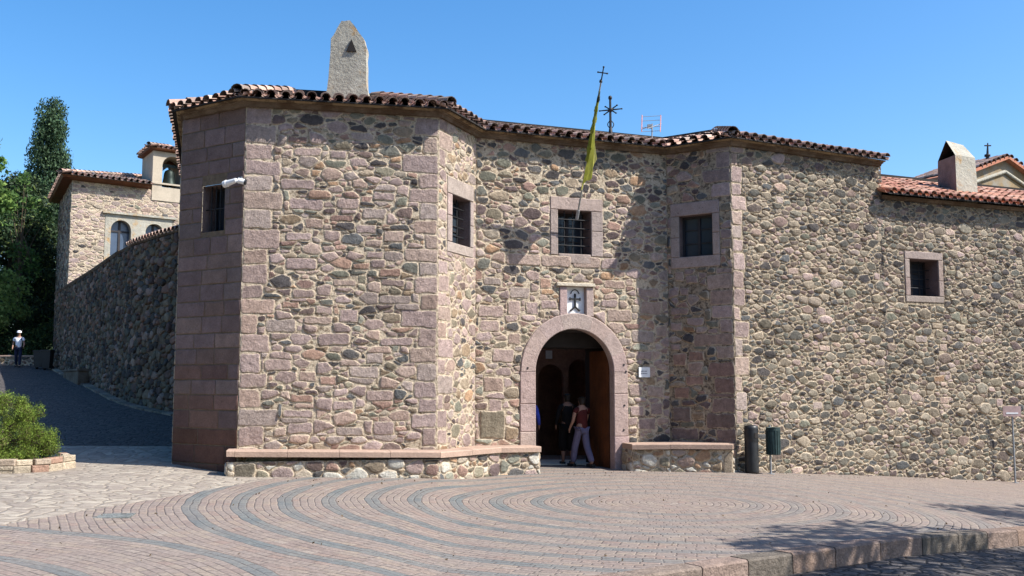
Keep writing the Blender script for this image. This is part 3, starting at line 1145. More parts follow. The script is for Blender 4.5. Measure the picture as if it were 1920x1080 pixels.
# passage walls, vault and lintel behind the arch
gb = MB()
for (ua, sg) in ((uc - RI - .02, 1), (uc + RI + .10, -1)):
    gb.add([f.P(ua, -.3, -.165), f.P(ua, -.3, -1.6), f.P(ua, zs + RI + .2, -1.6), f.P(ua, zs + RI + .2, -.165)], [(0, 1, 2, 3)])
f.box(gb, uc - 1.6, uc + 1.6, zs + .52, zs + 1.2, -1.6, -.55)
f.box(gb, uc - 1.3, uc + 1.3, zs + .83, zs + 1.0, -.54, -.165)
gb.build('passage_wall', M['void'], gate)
db = MB()
hinge = f.P(uc + RI + .02, 0, -.20)
tipp = Vector((1.72, 21.55, 0))
dd = (tipp - hinge).normalized()
fdoor = Face((hinge.x, hinge.y), (tipp.x, tipp.y))
npl = 6
for k in range(npl):
    a = fdoor.L * k / npl; b = fdoor.L * (k + 1) / npl
    fdoor.box(db, a + .004, b - .004, -.04, zs + .45, -.03, .03, 0, (1, 1, 1, 1), .006)
dl = db.build('door_leaf', M['wood'], gate)
for v in (.3, 1.2, 2.1):
    db = MB()
    fdoor.box(db, .02, fdoor.L - .02, v, v + .14, .031, .06, 0, (1, 1, 1, 1), .006)
    db.build('door_batten', M['wood'], dl)

# emblem niche
nb = MB()
for (a, b) in ((nicF[0], nic[0] - .004), (nic[2] + .004, nicF[2])):
    f.box(nb, a, b, nicF[1], nic[3], -.12, .03, 0, cc(), .01)
f.box(nb, nicF[0] - .08, nicF[2] + .02, nic[3] + .004, nic[3] + .075, -.12, .075, 0, lin(196, 186, 168), .01)
# filling between niche and arch ring
f.box(nb, nic[0], nic[2], zs + RO - .03, nic[1] - .004, -.12, .012, 0, cc(), .006)
niche = nb.build('emblem_niche', M['ashlar'], gate)
nb = MB()
f.box(nb, nic[0], nic[2], nic[1], nic[3], -.12, -.08)
nb.build('white_panel', M['white'], niche)
nb = MB()
um = (nic[0] + nic[2]) / 2; hgt = nic[3] - nic[1]; vb = nic[1]
A_ = -.079; B_ = -.045
f.box(nb, um - .017, um + .017, vb + .28 * hgt, vb + .76 * hgt, A_, B_)
f.box(nb, um - .10, um - .018, vb + .545 * hgt, vb + .60 * hgt, A_, B_ - .002)
f.box(nb, um + .018, um + .10, vb + .545 * hgt, vb + .60 * hgt, A_, B_ - .002)
for s_ in (-1, 1):
    f.box(nb, um + s_ * .112 - .011, um + s_ * .112 + .011, vb + .52 * hgt, vb + .625 * hgt, A_, B_)
    # splayed feet under the cross
    nb.tube(f.P(um + s_ * .005, vb + .29 * hgt, -.06), f.P(um + s_ * .06, vb + .21 * hgt, -.06), .018, .016, 6)
    nb.tube(f.P(um + s_ * .06, vb + .21 * hgt, -.06), f.P(um + s_ * .105, vb + .15 * hgt, -.06), .018, .022, 6)
    # crest arc over it
    for k in range(5):
        t0 = math.pi / 2 - s_ * (k * .26); t1 = math.pi / 2 - s_ * ((k + 1) * .26)
        q = lambda t: f.P(um + .10 * math.cos(t), vb + .70 * hgt + .12 * math.sin(t), -.065)
        nb.tube(q(t0), q(t1), .010, n=5)
nb.build('cross_relief', M['iron'], niche)


# ------------------------------------------------------------------ cornice and tiled eaves
def offset_poly(pts, h, closed=False):
    """offset a left-to-right polyline outwards by h"""
    out = []
    fs = [Face(pts[i], pts[i + 1]) for i in range(len(pts) - 1)]
    for i, p in enumerate(pts):
        if i == 0: n = fs[0].n; q = Vector((p[0], p[1], 0)) + n * h
        elif i == len(pts) - 1: n = fs[-1].n; q = Vector((p[0], p[1], 0)) + n * h
        else:
            n0, n1 = fs[i - 1].n, fs[i].n
            m = (n0 + n1).normalized()
            q = Vector((p[0], p[1], 0)) + m * (h / max(.35, m.dot(n0)))
        out.append(Vector((q.x, q.y)))
    return out


def profile_sweep(mb, pts, prof, mat=0, col=(1, 1, 1, 1), ends=True):
    """prof: (outward, z) list"""
    rows = [offset_poly(pts, h) for h, z in prof]
    n = len(pts)
    vs = []
    for (h, z), r in zip(prof, rows):
        vs += [(p.x, p.y, z) for p in r]
    fs = []
    m = len(prof)
    for k in range(m):
        k2 = (k + 1) % m
        for i in range(n - 1):
            fs.append((k * n + i, k * n + i + 1, k2 * n + i + 1, k2 * n + i))
    if ends:
        fs.append(tuple(k * n for k in range(m))); fs.append(tuple(k * n + n - 1 for k in range(m - 1, -1, -1)))
    mb.add(vs, fs, mat, col)


def subdiv(pts, step=.6, jit=0):
    out = []
    for a, b in zip(pts, pts[1:]):
        a = Vector(a); b = Vector(b)
        n = max(1, int((b - a).length / step))
        for k in range(n):
            out.append(a + (b - a) * k / n)
    out.append(Vector(pts[-1]))
    return out


eave_pts = [WB + Vector((.14, 0)), W[0] + F_L0.d.to_2d() * .15, W[1], W[2], W[3], W[4], W[5], W[6] + F_R2.d.to_2d() * .02]
cb = MB()
profile_sweep(cb, eave_pts, [(-.05, TOP - .005), (.07, TOP - .005), (.10, TOP + .045), (.14, TOP + .05), (.15, TOP + .07), (-.05, TOP + .07)])
cornice = cb.build('cornice', M['cornice'], gate)
cb = MB()
profile_sweep(cb, eave_pts, [(-.05, TOP + .073), (.20, TOP + .073), (.22, TOP + .10), (-.05, TOP + .10)])
cb.build('eave_board', mat('ochre_eave_board', lin(146, 126, 98), .9, noise=[(2.5, .6, 1.15, 6)], bump=[(14, .6, .03)], extra=splotch(lin(74, 58, 44), 1.9, .48, .56, .85)), gate)

TILEC = [(160, 120, 104), (172, 136, 118), (146, 106, 92), (180, 150, 134), (138, 112, 100), (164, 128, 112), (128, 112, 102)]
ORANGE = [(204, 134, 102), (196, 122, 94), (214, 148, 116), (186, 116, 92), (208, 156, 130)]


def half_tile(mb, P, s, t0, t1, z0, z1, r0, r1, col, up=True, nseg=6, th=.014):
    """a barrel tile from t0 (eave side) to t1; P(s, t, z)"""
    vs = []
    sg = 1 if up else -1
    for (t, z, r) in ((t0, z0, r0), (t1, z1, r1)):
        for rr in (r, r - th):
            for i in range(nseg + 1):
                a = math.pi * i / nseg
                vs.append(P(s + rr * math.cos(a), t, z + sg * rr * math.sin(a) * .9))
    m = nseg + 1
    fs = []
    hollow_shade = (col[0] * .30, col[1] * .30, col[2] * .32, 1)             # shade of the hollow painted on the open end and inside
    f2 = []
    for i in range(nseg):
        fs.append((i, i + 1, 2 * m + i + 1, 2 * m + i))             # outer skin
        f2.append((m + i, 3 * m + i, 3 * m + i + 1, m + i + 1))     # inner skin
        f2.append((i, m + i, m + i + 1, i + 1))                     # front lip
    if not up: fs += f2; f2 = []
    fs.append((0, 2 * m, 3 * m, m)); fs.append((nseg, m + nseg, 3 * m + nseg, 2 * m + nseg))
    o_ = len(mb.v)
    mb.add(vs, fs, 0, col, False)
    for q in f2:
        mb.f.append(tuple(i + o_ for i in q)); mb.m.append(0); mb.c.append(hollow_shade); mb.sm.append(False)


def tiled_roof(mb, pts, over, z_eave, slope, depth, spacing=.235, step=.36, segs=None, cap_end=None, ridge=True, back=True, palette=None):
    """mission tiles over every face of a left-to-right polyline; pts = wall corners, 'over' = overhang"""
    ep = offset_poly(pts, over)
    n = len(ep)
    fs = [Face(ep[i], ep[i + 1]) for i in range(n - 1)]
    bis = []
    for i in range(n):
        if i == 0: bis.append(None)
        elif i == n - 1: bis.append(None)
        else:
            d0 = fs[i - 1].d; d1 = fs[i].d
            bis.append((ep[i], (d0 + d1).normalized()))     # points with dot(p-ep, dir) < 0 belong to the segment before
    for k, f in enumerate(fs):
        if segs is not None and k not in segs: continue
        dep = depth[k] if isinstance(depth, (list, tuple)) else depth
        ns = int(f.L / spacing) + 1
        sp_ = f.L / max(1, round(f.L / spacing))
        ext = 14
        for j in range(-ext, int(round(f.L / sp_)) + ext + 1):
            s = (j + .5) * sp_
            nt_ = int(dep / step)
            wob = R.uniform(-.018, .018)
            for q in range(nt_):
                t0 = q * step; t1 = t0 + step * 1.12
                tm = (t0 + t1) / 2
                def inside(s_, t_):
                    p = f.P(s_, 0, -t_)
                    for (idx, sg) in ((k, 1), (k + 1, -1)):
                        if bis[idx] is None:
                            if idx == k and s_ < -.01: return False
                            if idx == k + 1 and s_ > f.L + .01: return False
                            continue
                        e, d = bis[idx]
                        val = (p.x - e.x) * d.x + (p.y - e.y) * d.y
                        if val * sg < -.02: return False
                    return True
                PP = lambda s_, t_, z_: f.P(s_, z_, -t_)
                jz = R.uniform(-.010, .010)
                if inside(s, tm if q else .02):
                    c = pick(palette or TILEC, .08)
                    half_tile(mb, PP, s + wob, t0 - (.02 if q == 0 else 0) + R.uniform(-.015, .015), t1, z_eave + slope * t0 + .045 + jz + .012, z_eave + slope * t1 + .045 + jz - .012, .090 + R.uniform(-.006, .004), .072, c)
                if inside(s + sp_ / 2, tm if q else .02):
                    c = pick(palette or TILEC, .1)
                    half_tile(mb, PP, s + sp_ / 2, t0 + (.085 if q == 0 else 0), t1, z_eave + slope * t0 + .075, z_eave + slope * t1 + .055, .075, .088, c, up=False)
        # dark board bed under the tiles
        # (polygon clipped by the bisectors)
        def lim(idx, t):
            if bis[idx] is None: return 0.0 if idx == k else f.L
            e, d = bis[idx]
            # solve dot(P(s,t)-e, d)=0 for s
            p0 = f.P(0, 0, -t)
            return -((p0.x - e.x) * d.x + (p0.y - e.y) * d.y) / (f.d.x * d.x + f.d.y * d.y)
        vs = []
        for t in (.05, dep):
            vs += [f.P(lim(k, t), z_eave + slope * t - .005, -t), f.P(lim(k + 1, t), z_eave + slope * t - .005, -t)]
        for t in (.05, dep):
            vs += [f.P(lim(k, t), z_eave + slope * t - .03, -t), f.P(lim(k + 1, t), z_eave + slope * t - .03, -t)]
        o8 = len(vs)
        for q8 in (f.P(lim(k, dep), 0, -dep), f.P(lim(k + 1, dep), 0, -dep)):
            vs += [Vector((q8.x, q8.y, z_eave + slope * dep - .005)), Vector((q8.x, q8.y, z_eave + slope * dep + .15))]
        # lean-to back: falls steeply to close the volume
        vs += [f.P(lim(k, dep), z_eave - .6, -dep), f.P(lim(k + 1, dep), z_eave - .6, -dep)]
        mb.add(vs, [(0, 1, 3, 2), (4, 6, 7, 5), (0, 4, 5, 1), (8, 9, 11, 10)] + ([(2, 3, 13, 12)] if back else []), 1)
    # hip tiles along convex bisectors
    for i in range(1, n - 1):
        n0, n1 = fs[i - 1].n, fs[i].n
        cross = fs[i - 1].d.x * fs[i].d.y - fs[i - 1].d.y * fs[i].d.x
        if cross > 0.02 and ridge:
            if segs is not None and (i not in segs and (i - 1) not in segs): continue
            m = -(n0 + n1).normalized()
            k_ = 1 / max(.3, m.dot(-n0))
            dep = min(depth[i - 1], depth[i]) if isinstance(depth, (list, tuple)) else depth
            L_ = dep * k_
            q = 0
            hf = Face((0, 0), (1, 0)); hf.a = Vector((ep[i].x, ep[i].y, 0)); hf.n = -m; hf.d = Vector((-hf.n.y, hf.n.x, 0))
            while q * .34 < L_:
                t0 = q * .34 - .03; t1 = t0 + .40
                half_tile(mb, lambda s_, t_, z_: hf.P(s_, z_, -t_), 0, t0, t1, z_eave + slope / k_ * t0 + .115, z_eave + slope / k_ * t1 + .095, .115, .095, pick(TILEC, .1))
                q += 1
    return ep


rb = MB()
EZ = TOP + .102
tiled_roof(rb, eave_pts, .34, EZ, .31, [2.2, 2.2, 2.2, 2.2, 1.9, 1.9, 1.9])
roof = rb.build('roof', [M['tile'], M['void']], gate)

# ridge end cap seen as a dark round tile over the right-hand corner
rb = MB()
p = at(1370, 252, 20.1)
for k in range(7):
    a = math.pi * k / 6
half = Face((p.x - .2, p.y), (p.x + .2, p.y))
half_tile(rb, lambda s_, t_, z_: half.P(s_, z_, -t_), .24, -.1, .45, p.z - .01, p.z + .12, .15, .12, lin(104, 92, 84), th=.02)
rb.build('ridge_cap', M['tile'], roof)

# big tapering plastered chimney on the tower roof
ch = MB()
cY = 18.9
outline = [(608, 186), (611, 165), (615, 135), (619, 72), (631, 52), (640, 38), (656, 36), (668, 50), (684, 72), (689, 90), (688, 135), (690, 165), (694, 186)]
base_d = .62


def prism(mb, outl, Y, depth, slant=0.0, mat=0, jitter=0, ring=3):
    fr = [at(x, y, Y) for x, y in outl]
    n = len(fr)
    vs = []
    for k in range(ring + 1):
        t = k / ring
        rnd_ = 0.03 * (1 if k in (0, ring) else 0)
        cx = sum(p.x for p in fr) / n; cz = sum(p.z for p in fr) / n
        for p in fr:
            q = Vector((p.x + slant * t, p.y + depth * t, p.z))
            if rnd_:
                q.x += (cx - q.x) * rnd_ * 2; q.z += (cz - q.z) * rnd_ * .8
            vs.append(q)
    fs = [tuple(range(n - 1, -1, -1)), tuple(ring * n + i for i in range(n))]
    for k in range(ring):
        for i in range(n):
            fs.append((k * n + i, k * n + (i + 1) % n, (k + 1) * n + (i + 1) % n, (k + 1) * n + i))
    mb.add(vs, fs, mat)


def dense(o, k=3, j=1.0):
    out = []
    for a, b in zip(o, o[1:] + o[:1]):
        for i in range(k):
            t = i / k
            out.append((a[0] + (b[0] - a[0]) * t + R.uniform(-j, j), a[1] + (b[1] - a[1]) * t + R.uniform(-j, j)))
    return out


prism(ch, dense(outline, 3, .8), cY, .62, -.06)
chim = ch.build('chimney', M['plaster'], roof)
bm_ = MB()
tri = [at(649, 96, cY - .03), at(668, 96, cY - .03), at(659, 73, cY - .03)]
tb = [p + Vector((0, .35, 0)) for p in tri]
bm_.add(tri + tb, [(0, 1, 2), (0, 3, 4, 1), (1, 4, 5, 2), (2, 5, 3, 0)])
hole = bm_.build('smoke_vent', M['void'], chim)

# ------------------------------------------------------------------ low range on the right
low = thing('stone_side_range', 'lower rubble stone range at right with a red tiled roof and a barred window', 'building', (12, 24.2, -.6))
lw = MB()
f = F_LOW
TL = 5.92
frW = grow((wLow[0], wLow[1], wLow[2], wLow[3]), .17, .2)
bl = scatter_blocks([], [frW], 9, .2, 5.5, 22, (.2, .4), (.12, .2), PINK + TAN, .016)
Ls = 9.0


def paint_low(u, v, r):
    x = R.random()
    if x < .55: return pick(DARK + TAN[3:5]), True, R.random() < .95
    if x < .8: return pick(TAN), True, True
    if x < .88: return pick(RED, .15), True, True
    return pick(PINK), True, True


rubble(lw, f.P, Ls, Z0(f), TL, bl, [frW], SZ_R2, paint_R2, asp=1.65, hgt=(.009, .030), gap=.015)
mortar_plane(lw, f.P, f.L, Z0(f), TL, [rect_hole(wLow[0] - .02, wLow[2] + .02, wLow[1] - .02, wLow[3] + .02)])
low_wall = lw.build('wall', [M['stone'], M['mortar_dull']], low)
w_ = window(f, wLow, low, tone=.82, frame=(.15, .15, .15, .18), nv=2, nh=3, depth=.42, recess=.30)
lb = MB()
lp = [W[6], W[7]]
profile_sweep(lb, lp, [(-.05, TL - .005), (.08, TL - .005), (.12, TL + .07), (-.05, TL + .07)])
lb.build('cornice', M['cornice'], low)
lr = MB()
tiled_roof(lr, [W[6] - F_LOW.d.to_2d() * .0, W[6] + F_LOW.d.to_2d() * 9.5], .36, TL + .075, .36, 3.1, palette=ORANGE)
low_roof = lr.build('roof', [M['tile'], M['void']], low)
# wedge chimney
cb = MB()
Yc = 24.0
a = at(1760, 352, Yc - .3); b = at(1795, 357, Yc - .3); c = at(1832, 359, Yc + .1)
fa = Face((a.x, a.y), (b.x, b.y))
# gabled body: left end face (a-b) faces left-front, long side (b-c) faces the camera
A0 = at(1758, 356, 24.5); B0 = at(1794, 360, 23.7); C0 = at(1834, 362, 24.05); D0 = A0 + (C0 - B0)
zsh = at(1758, 300, 24.3).z; zap = at(1780, 263, 24.1).z
for p in (A0, B0, C0, D0): p.z = B0.z - .1
e = lambda p, z: Vector((p.x, p.y, z))
mAB = (A0 + B0) / 2; mCD = (C0 + D0) / 2
ctr = (A0 + B0 + C0 + D0) / 4
sh = lambda p, k: ctr.lerp(p, k)
kk = .93
pts = [A0, B0, C0, D0, e(sh(A0, kk), zsh), e(sh(B0, kk), zsh), e(sh(C0, kk), zsh), e(sh(D0, kk), zsh), e(sh(mAB, .9), zap), e(sh(mCD, .72), zap - .05)]
cb.add(pts, [(1, 2, 6, 5), (2, 3, 7, 6), (3, 0, 4, 7), (5, 6, 9, 8), (6, 7, 9), (7, 4, 8, 9)], 0)
cb.add(pts, [(0, 1, 5, 4)], 2)
q = [e(p, p.z) for p in (pts[4], pts[5], pts[8])]
inn = [p + (mCD - mAB).normalized() * .55 for p in q]
cb.add(q + inn, [(0, 3, 4, 1), (1, 4, 5, 2), (2, 5, 3, 0)], 1)
cb.add(inn, [(0, 1, 2)], 1)
cb.build('chimney', [M['plaster'], M['void'], mat('bare_brown_render', lin(112, 98, 92), .9, noise=[(4, .7, 1.15, 6)], bump=[(14, .6, .03)])], low_roof)

# ------------------------------------------------------------------ courtyard gallery seen through the door
cy = thing('courtyard_gallery', 'dark brick arcade inside the courtyard, seen through the open doorway', 'arcade', (.9, 24.2, 0))
ab = MB()
gf = Face((-1.2, 23.9), (3.6, 24.6))
opn = []
for (x0, x1, yt) in ((1009, 1057, 683), (1066, 1106, 674)):
    u0 = gf.uv(x0, 750)[0]; u1 = gf.uv(x1, 750)[0]; zt = gf.uv((x0 + x1) / 2, yt)[1]
    r_ = (u1 - u0) / 2
    opn.append((u0, u1, (lambda u: -.5), (lambda u, c=(u0 + u1) / 2, r=r_, z=zt: z - r * 1.15 + 1.15 * math.sqrt(max(0, r * r - (u - c) ** 2)))))
mortar_plane(ab, gf.P, gf.L, lambda u: -.3, 3.6, opn, 0)
for (u0, u1, lo, hi) in opn:
    for k in range(20):
        a = u0 + (u1 - u0) * k / 20; b = u0 + (u1 - u0) * (k + 1) / 20
        ab.add([gf.P(a, hi(a)), gf.P(b, hi(b)), gf.P(b, hi(b), -.3), gf.P(a, hi(a), -.3)], [(0, 1, 2, 3)], 0)
    for a in (u0, u1):
        ab.add([gf.P(a, -.3), gf.P(a, hi(a)), gf.P(a, hi(a), -.3), gf.P(a, -.3, -.3)], [(0, 1, 2, 3)], 0)
g2 = Face((-1.4, 26.0), (3.6, 26.6))
g2.box(ab, 0, g2.L, -.4, 4, -.1, 0, 0)
# side walls and roof slab over the gallery
ab.box((-1.0, 23.4, 1.8), (.08, 2.7, 2.2)); ab.box((3.5, 23.9, 1.8), (.08, 2.2, 2.2))
brick = mat('dark_courtyard_brick', lin(150, 116, 100), .9, noise=[(3, .7, 1.2, 5), (20, .8, 1.15, 4)])
ab.build('arcade_wall', brick, cy)
ab = MB(); ab.box((1.2, 25.25, 3.72), (2.7, 1.55, .1)); ab.build('roof', M['void'], cy)
ab = MB(); u, v = gf.uv(1029, 665); gf.box(ab, u - .08, u + .08, v - .10, v + .10, .01, .03)
s_ = ab.build('notice', M['white'], cy)
fl = MB()
fl.box((1.2, 22.2, G(1, 22) + .012), (2.1, .62, .012))
o = fl.build('painted_sun_strip', mat('pale_sun_strip', lin(206, 200, 184), .9, noise=[(5, .85, 1.1, 5)])); o['kind'] = 'structure'  # pale slab whose colour stands in for sunlight on the floor
# ------------------------------------------------------------------ benches built against the walls
def bench(name, label, outer, inner, loc, ztop, parent_label=None, wht=.3, thick=.105, closeends=(True, True)):
    """outer: left-to-right front polyline; inner: same number of points on the wall"""
    t = thing(name, label, 'bench', loc, 'stone benches built along the gatehouse front')
    sbm = MB()
    oo = offset_poly(outer, .07)
    n = len(oo)
    # seat slab in stones
    ou = [];
    for i in range(n - 1):
        fa_ = Face(oo[i], oo[i + 1]); fi = Face(inner[i], inner[i + 1])
        m = max(1, round(fa_.L / .95))
        for k in range(m):
            a0, a1 = k / m, (k + 1) / m
            g = .003 / fa_.L
            pa = oo[i].lerp(oo[i + 1], a0 + g); pb = oo[i].lerp(oo[i + 1], a1 - g)
            qa = Vector(inner[i]).lerp(Vector(inner[i + 1]), a0 + g); qb = Vector(inner[i]).lerp(Vector(inner[i + 1]), a1 - g)
            dz = R.uniform(-.006, .006)
            z1 = ztop(i + a0) + dz; z2 = ztop(i + a1) + dz
            b = .018
            ia = pa.lerp(qa, b / max(.05, (qa - pa).length)); ib = pb.lerp(qb, b / max(.05, (qb - pb).length))
            vs = [(pa.x, pa.y, z1 - thick), (pb.x, pb.y, z2 - thick), (pb.x, pb.y, z2 - b), (pa.x, pa.y, z1 - b), (ia.x, ia.y, z1), (ib.x, ib.y, z2),
                  (qb.x, qb.y, z2), (qa.x, qa.y, z1), (qa.x, qa.y, z1 - thick), (qb.x, qb.y, z2 - thick)]
            sbm.add(vs, [(0, 1, 2, 3), (3, 2, 5, 4), (4, 5, 6, 7), (0, 8, 9, 1), (0, 3, 4, 7, 8), (1, 9, 6, 5, 2)])
    sbm.build('seat_slab', M['slab'], t)
    bb = MB()
    fr = list(outer)
    fcs = [Face(inner[0], outer[0])] + [Face(fr[i], fr[i + 1]) for i in range(n - 1)] + [Face(outer[-1], inner[-1])]

    def pb_(u, v, r):
        x = R.random()
        if x < wht * .85 and v < .32: return lin(206, 201, 188), True, True
        if x < .4: return pick(DARK), True, True
        if x < .8: return pick(TAN), True, True
        return pick(PINK + RED), True, True
    zt = min(ztop(0), ztop(n - 1)) - thick - .004
    for fi_, f_ in enumerate(fcs):
        if f_.L < .08: continue
        fl_ = lambda u, f_=f_: G(f_.P(u, 0).x, f_.P(u, 0).y) - .15
        ends = []
        if f_.L > .9:
            if fi_ == 2 and len(fcs) > 5 or fi_ == 1: ends.append(((0, fl_(0), .34, zt), pick(BROWN, .05), .02))
            if fi_ == len(fcs) - 2: ends.append(((f_.L - .2, fl_(f_.L), f_.L, zt), pick(TAN, .05), .02))
        rubble(bb, f_.P, f_.L, fl_, zt, ends, [], [(.17, 14), (.13, 40), (.09, 80), (.05, 140)], pb_, asp=1.5, hgt=(.010, .022))
        mortar_plane(bb, f_.P, f_.L, fl_, zt, [])
    bb.build('base', [M['stone'], M['mortar']], t)
    return t


dL = F_D.P(uc - RI - .05, 0, .03)
f = F_D
inn_ = [F_L0.P(F_L0.L, 0, .0), F_L1.P(0, 0), F_L1.P(F_L1.L, 0), F_L2.P(F_L2.L, 0), F_D.P(uc - RO + .2, 0, .04)]
o1 = F_L1.P(-.14, 0, .42); o2 = F_L1.P(F_L1.L - .02, 0, .45)
o3 = F_D.P(.32, 0, .55); o4 = F_D.P(uc - RO + .22, 0, .50)
outer = [Vector((p.x, p.y)) for p in (o1, F_L1.P(.0, 0, .42), o2, o3, o4)]
inner = [Vector((p.x, p.y)) for p in (F_L1.P(-.14, 0, .02), F_L1.P(.0, 0, .0), W[2].to_3d(), F_D.P(.02, 0, 0), F_D.P(uc - RO + .22, 0, .044))]
ztopL = lambda k: interp(k, [0, 1, 2, 3, 4], [.58, .58, .515, .50, .49])
bench('stone_bench', 'long stone bench with pink slab seat along the tower, left of the arched doorway', outer, inner, (-3, 17.3, .1), ztopL)
pR = F_D.P(uc + RO + .02, 0, 0)
outer = [Vector(q) for q in ((F_D.P(uc + RO - .16, 0, .5).x, F_D.P(uc + RO - .16, 0, .5).y), (3.2, 20.06), (4.42, 19.93))]
inner = [Vector((q.x, q.y)) for q in (F_D.P(uc + RO - .16, 0, .046), F_R1.P(.1, 0, .0), F_R1.P(F_R1.L - .02, 0, .0))]
ztopR = lambda k: interp(k, [0, 1, 2], [.49, .50, .50])
bench('stone_bench', 'short stone bench with a slab seat, right of the arched doorway', outer, inner, (3.3, 20.2, -.1), ztopR, wht=.4)

# ------------------------------------------------------------------ bins, sign, plaque, camera
def ground_at(px, py, it=14):
    Y = 5.0
    while Y < 70:
        p = at(px, py, Y)
        if p.z <= G(p.x, p.y): break
        Y += .02
    return Vector((p.x, p.y, G(p.x, p.y)))


gx = F_R2.P(.13, 0, .30); g0 = G(gx.x, gx.y) + .004
t = thing('litter_bin', 'tall black cylindrical litter bin at the corner right of the short stone bench', 'bin', (gx.x, gx.y, g0))
b = MB()
b.lathe((gx.x, gx.y, g0), [(0, .0), (.134, 0), (.138, .05), (.138, .60), (.134, .63), (.139, .65), (.139, .86), (.13, .90)], 20)
b.build('body', M['black'], t)
b = MB()
b.lathe((gx.x, gx.y, g0), [(.140, .86), (.140, .90), (.13, .945), (.06, .965), (0, .97)], 20)
b.build('hood', M['black'], t)
b = MB()
for k in range(5):
    a = -1.25 + k * .16
    b.box((gx.x + .135 * math.cos(a), gx.y + .135 * math.sin(a), g0 + .76), (.008, .0128, .05), Matrix.Rotation(a, 3, 'Z'))
b.build('opening', M['void'], t)

gx = F_R2.P(.60, 0, .32); g0 = G(gx.x, gx.y) + .004
t = thing('litter_bin', 'dark green slatted litter basket on a thin metal post in front of the rubble wall', 'bin', (gx.x, gx.y, g0))
b = MB(); b.tube((gx.x, gx.y, g0), (gx.x, gx.y, g0 + .98), .024, n=10); b.tube((gx.x, gx.y, g0), (gx.x, gx.y, g0 + .012), .08, n=12)
b.build('post', M['grey'], t)
b = MB()
bx_, by_ = gx.x + .02, gx.y - .17
b.lathe((bx_, by_, g0), [(0, .40), (.125, .40), (.13, .42), (.13, .90), (.118, .90), (.118, .43)], 20)
for k in range(18):
    a = 2 * math.pi * k / 18
    p = Vector((bx_ + .137 * math.cos(a), by_ + .137 * math.sin(a), g0 + .66))
    b.box(p, (.008, .017, .25), Matrix.Rotation(a, 3, 'Z'))
b.lathe((bx_, by_, g0), [(.15, .89), (.138, .90), (.138, .94), (.148, .945), (.14, .93)], 20)
b.build('basket', M['binsteel'], t)
b = MB(); b.box((gx.x + .01, gx.y - .035, g0 + .8), (.05, .02, .015)); b.build('bracket', M['grey'], t)

uS = F_LOW.uv(1888, 850)[0]; q_ = F_LOW.P(uS - .12, 0, .30); gs = Vector((q_.x, q_.y, G(q_.x, q_.y) + .004))
t = thing('sign_post', 'thin grey post with small weathered board, by the rubble wall at far right', 'sign', gs)
b = MB(); b.tube(gs, (gs.x, gs.y, gs.z + 1.62), .022, n=8); b.tube(gs, (gs.x, gs.y, gs.z + .015), .07, n=10)
b.build('post', M['grey'], t)
b = MB(); b.box((gs.x - .02, gs.y - .035, gs.z + 1.66), (.21, .012, .12))
pnl = b.build('board', mat('weathered_pink_board', lin(176, 150, 146), .7, noise=[(9, .75, 1.1, 4)]), t)
b = MB()
b.box((gs.x - .02, gs.y - .050, gs.z + 1.615), (.14, .002, .018))
b.build('stripe', M['white'], pnl)

u, v = F_R1.uv(1208, 698)
u, v = F_D.uv(1207, 698)
f = F_D
t = thing('notice_plaque', 'small white notice with two lines of writing, on the wall right of the doorway', 'plaque', f.P(u, v - .1, .03))
b = MB(); f.box(b, u - .135, u + .125, v - .105, v + .105, .022, .045); b.build('board', M['white'], t)
b = MB()
for (dv, ws) in ((.022, (.05, .035, .06)), (-.028, (.035, .055, .03, .03))):
    x_ = u - .085
    for w0 in ws:
        f.box(b, x_, x_ + w0 - .008, v + dv - .007, v + dv + .007, .0455, .0475); x_ += w0
b.build('lettering', M['text'], t)['kind'] = 'stuff'

gm_ = ground_at(208, 970)
t = thing('inspection_cover', 'small grey slab cover set flush into the pink paving, left of the arcs', 'cover', gm_)
b = MB()
mf = Face((gm_.x - .27, gm_.y - .18), (gm_.x + .25, gm_.y - .10))
zc_ = G(gm_.x, gm_.y)
mf.box(b, 0, mf.L, zc_ - .03, zc_ + .016, -.36, 0, 0, lin(128, 132, 130), .006)
b.build('slab', M['stone_bare'], t)
b = MB()
for (u_, h_) in ((.12, -.08), (mf.L - .12, -.28)):
    mf.box(b, u_ - .03, u_ + .03, zc_ + .0165, zc_ + .019, h_ - .012, h_)
b.build('lift_slots', M['iron'], t)['kind'] = 'stuff'

# floodlight / camera by the tower corner
f = F_L0
u, v = f.uv(436, 341)
t = thing('wall_floodlight', 'white twin security lamp on a bracket at the tower corner, above the left window', 'lamp', f.P(u, v - .1, 0))
b = MB(); b.tube(f.P(f.L - .08, v, .0), f.P(f.L - .08, v, .16), .02, n=8); b.box(f.P(f.L - .08, v, .02), (.05, .012, .06), f.rot())
b.build('bracket', M['grey'], t)
b = MB(); a_ = at(420, 346, 17.1); c_ = at(443, 338, 17.0)
b.tube(a_, a_.lerp(c_, .25), .06, .065, n=12); b.tube(a_.lerp(c_, .26), c_, .055, .04, n=12)
b.build('housing', M['white'], t)
b = MB(); a_ = at(446, 338, 16.98); c_ = at(462, 342, 17.0)
b.tube(a_, a_.lerp(c_, .75), .045, .05, n=12)
b.build('housing', M['white'], t)
b = MB(); b.tube(a_.lerp(c_, .76), c_, .052, .05, n=12); b.build('lens', M['black'], t)

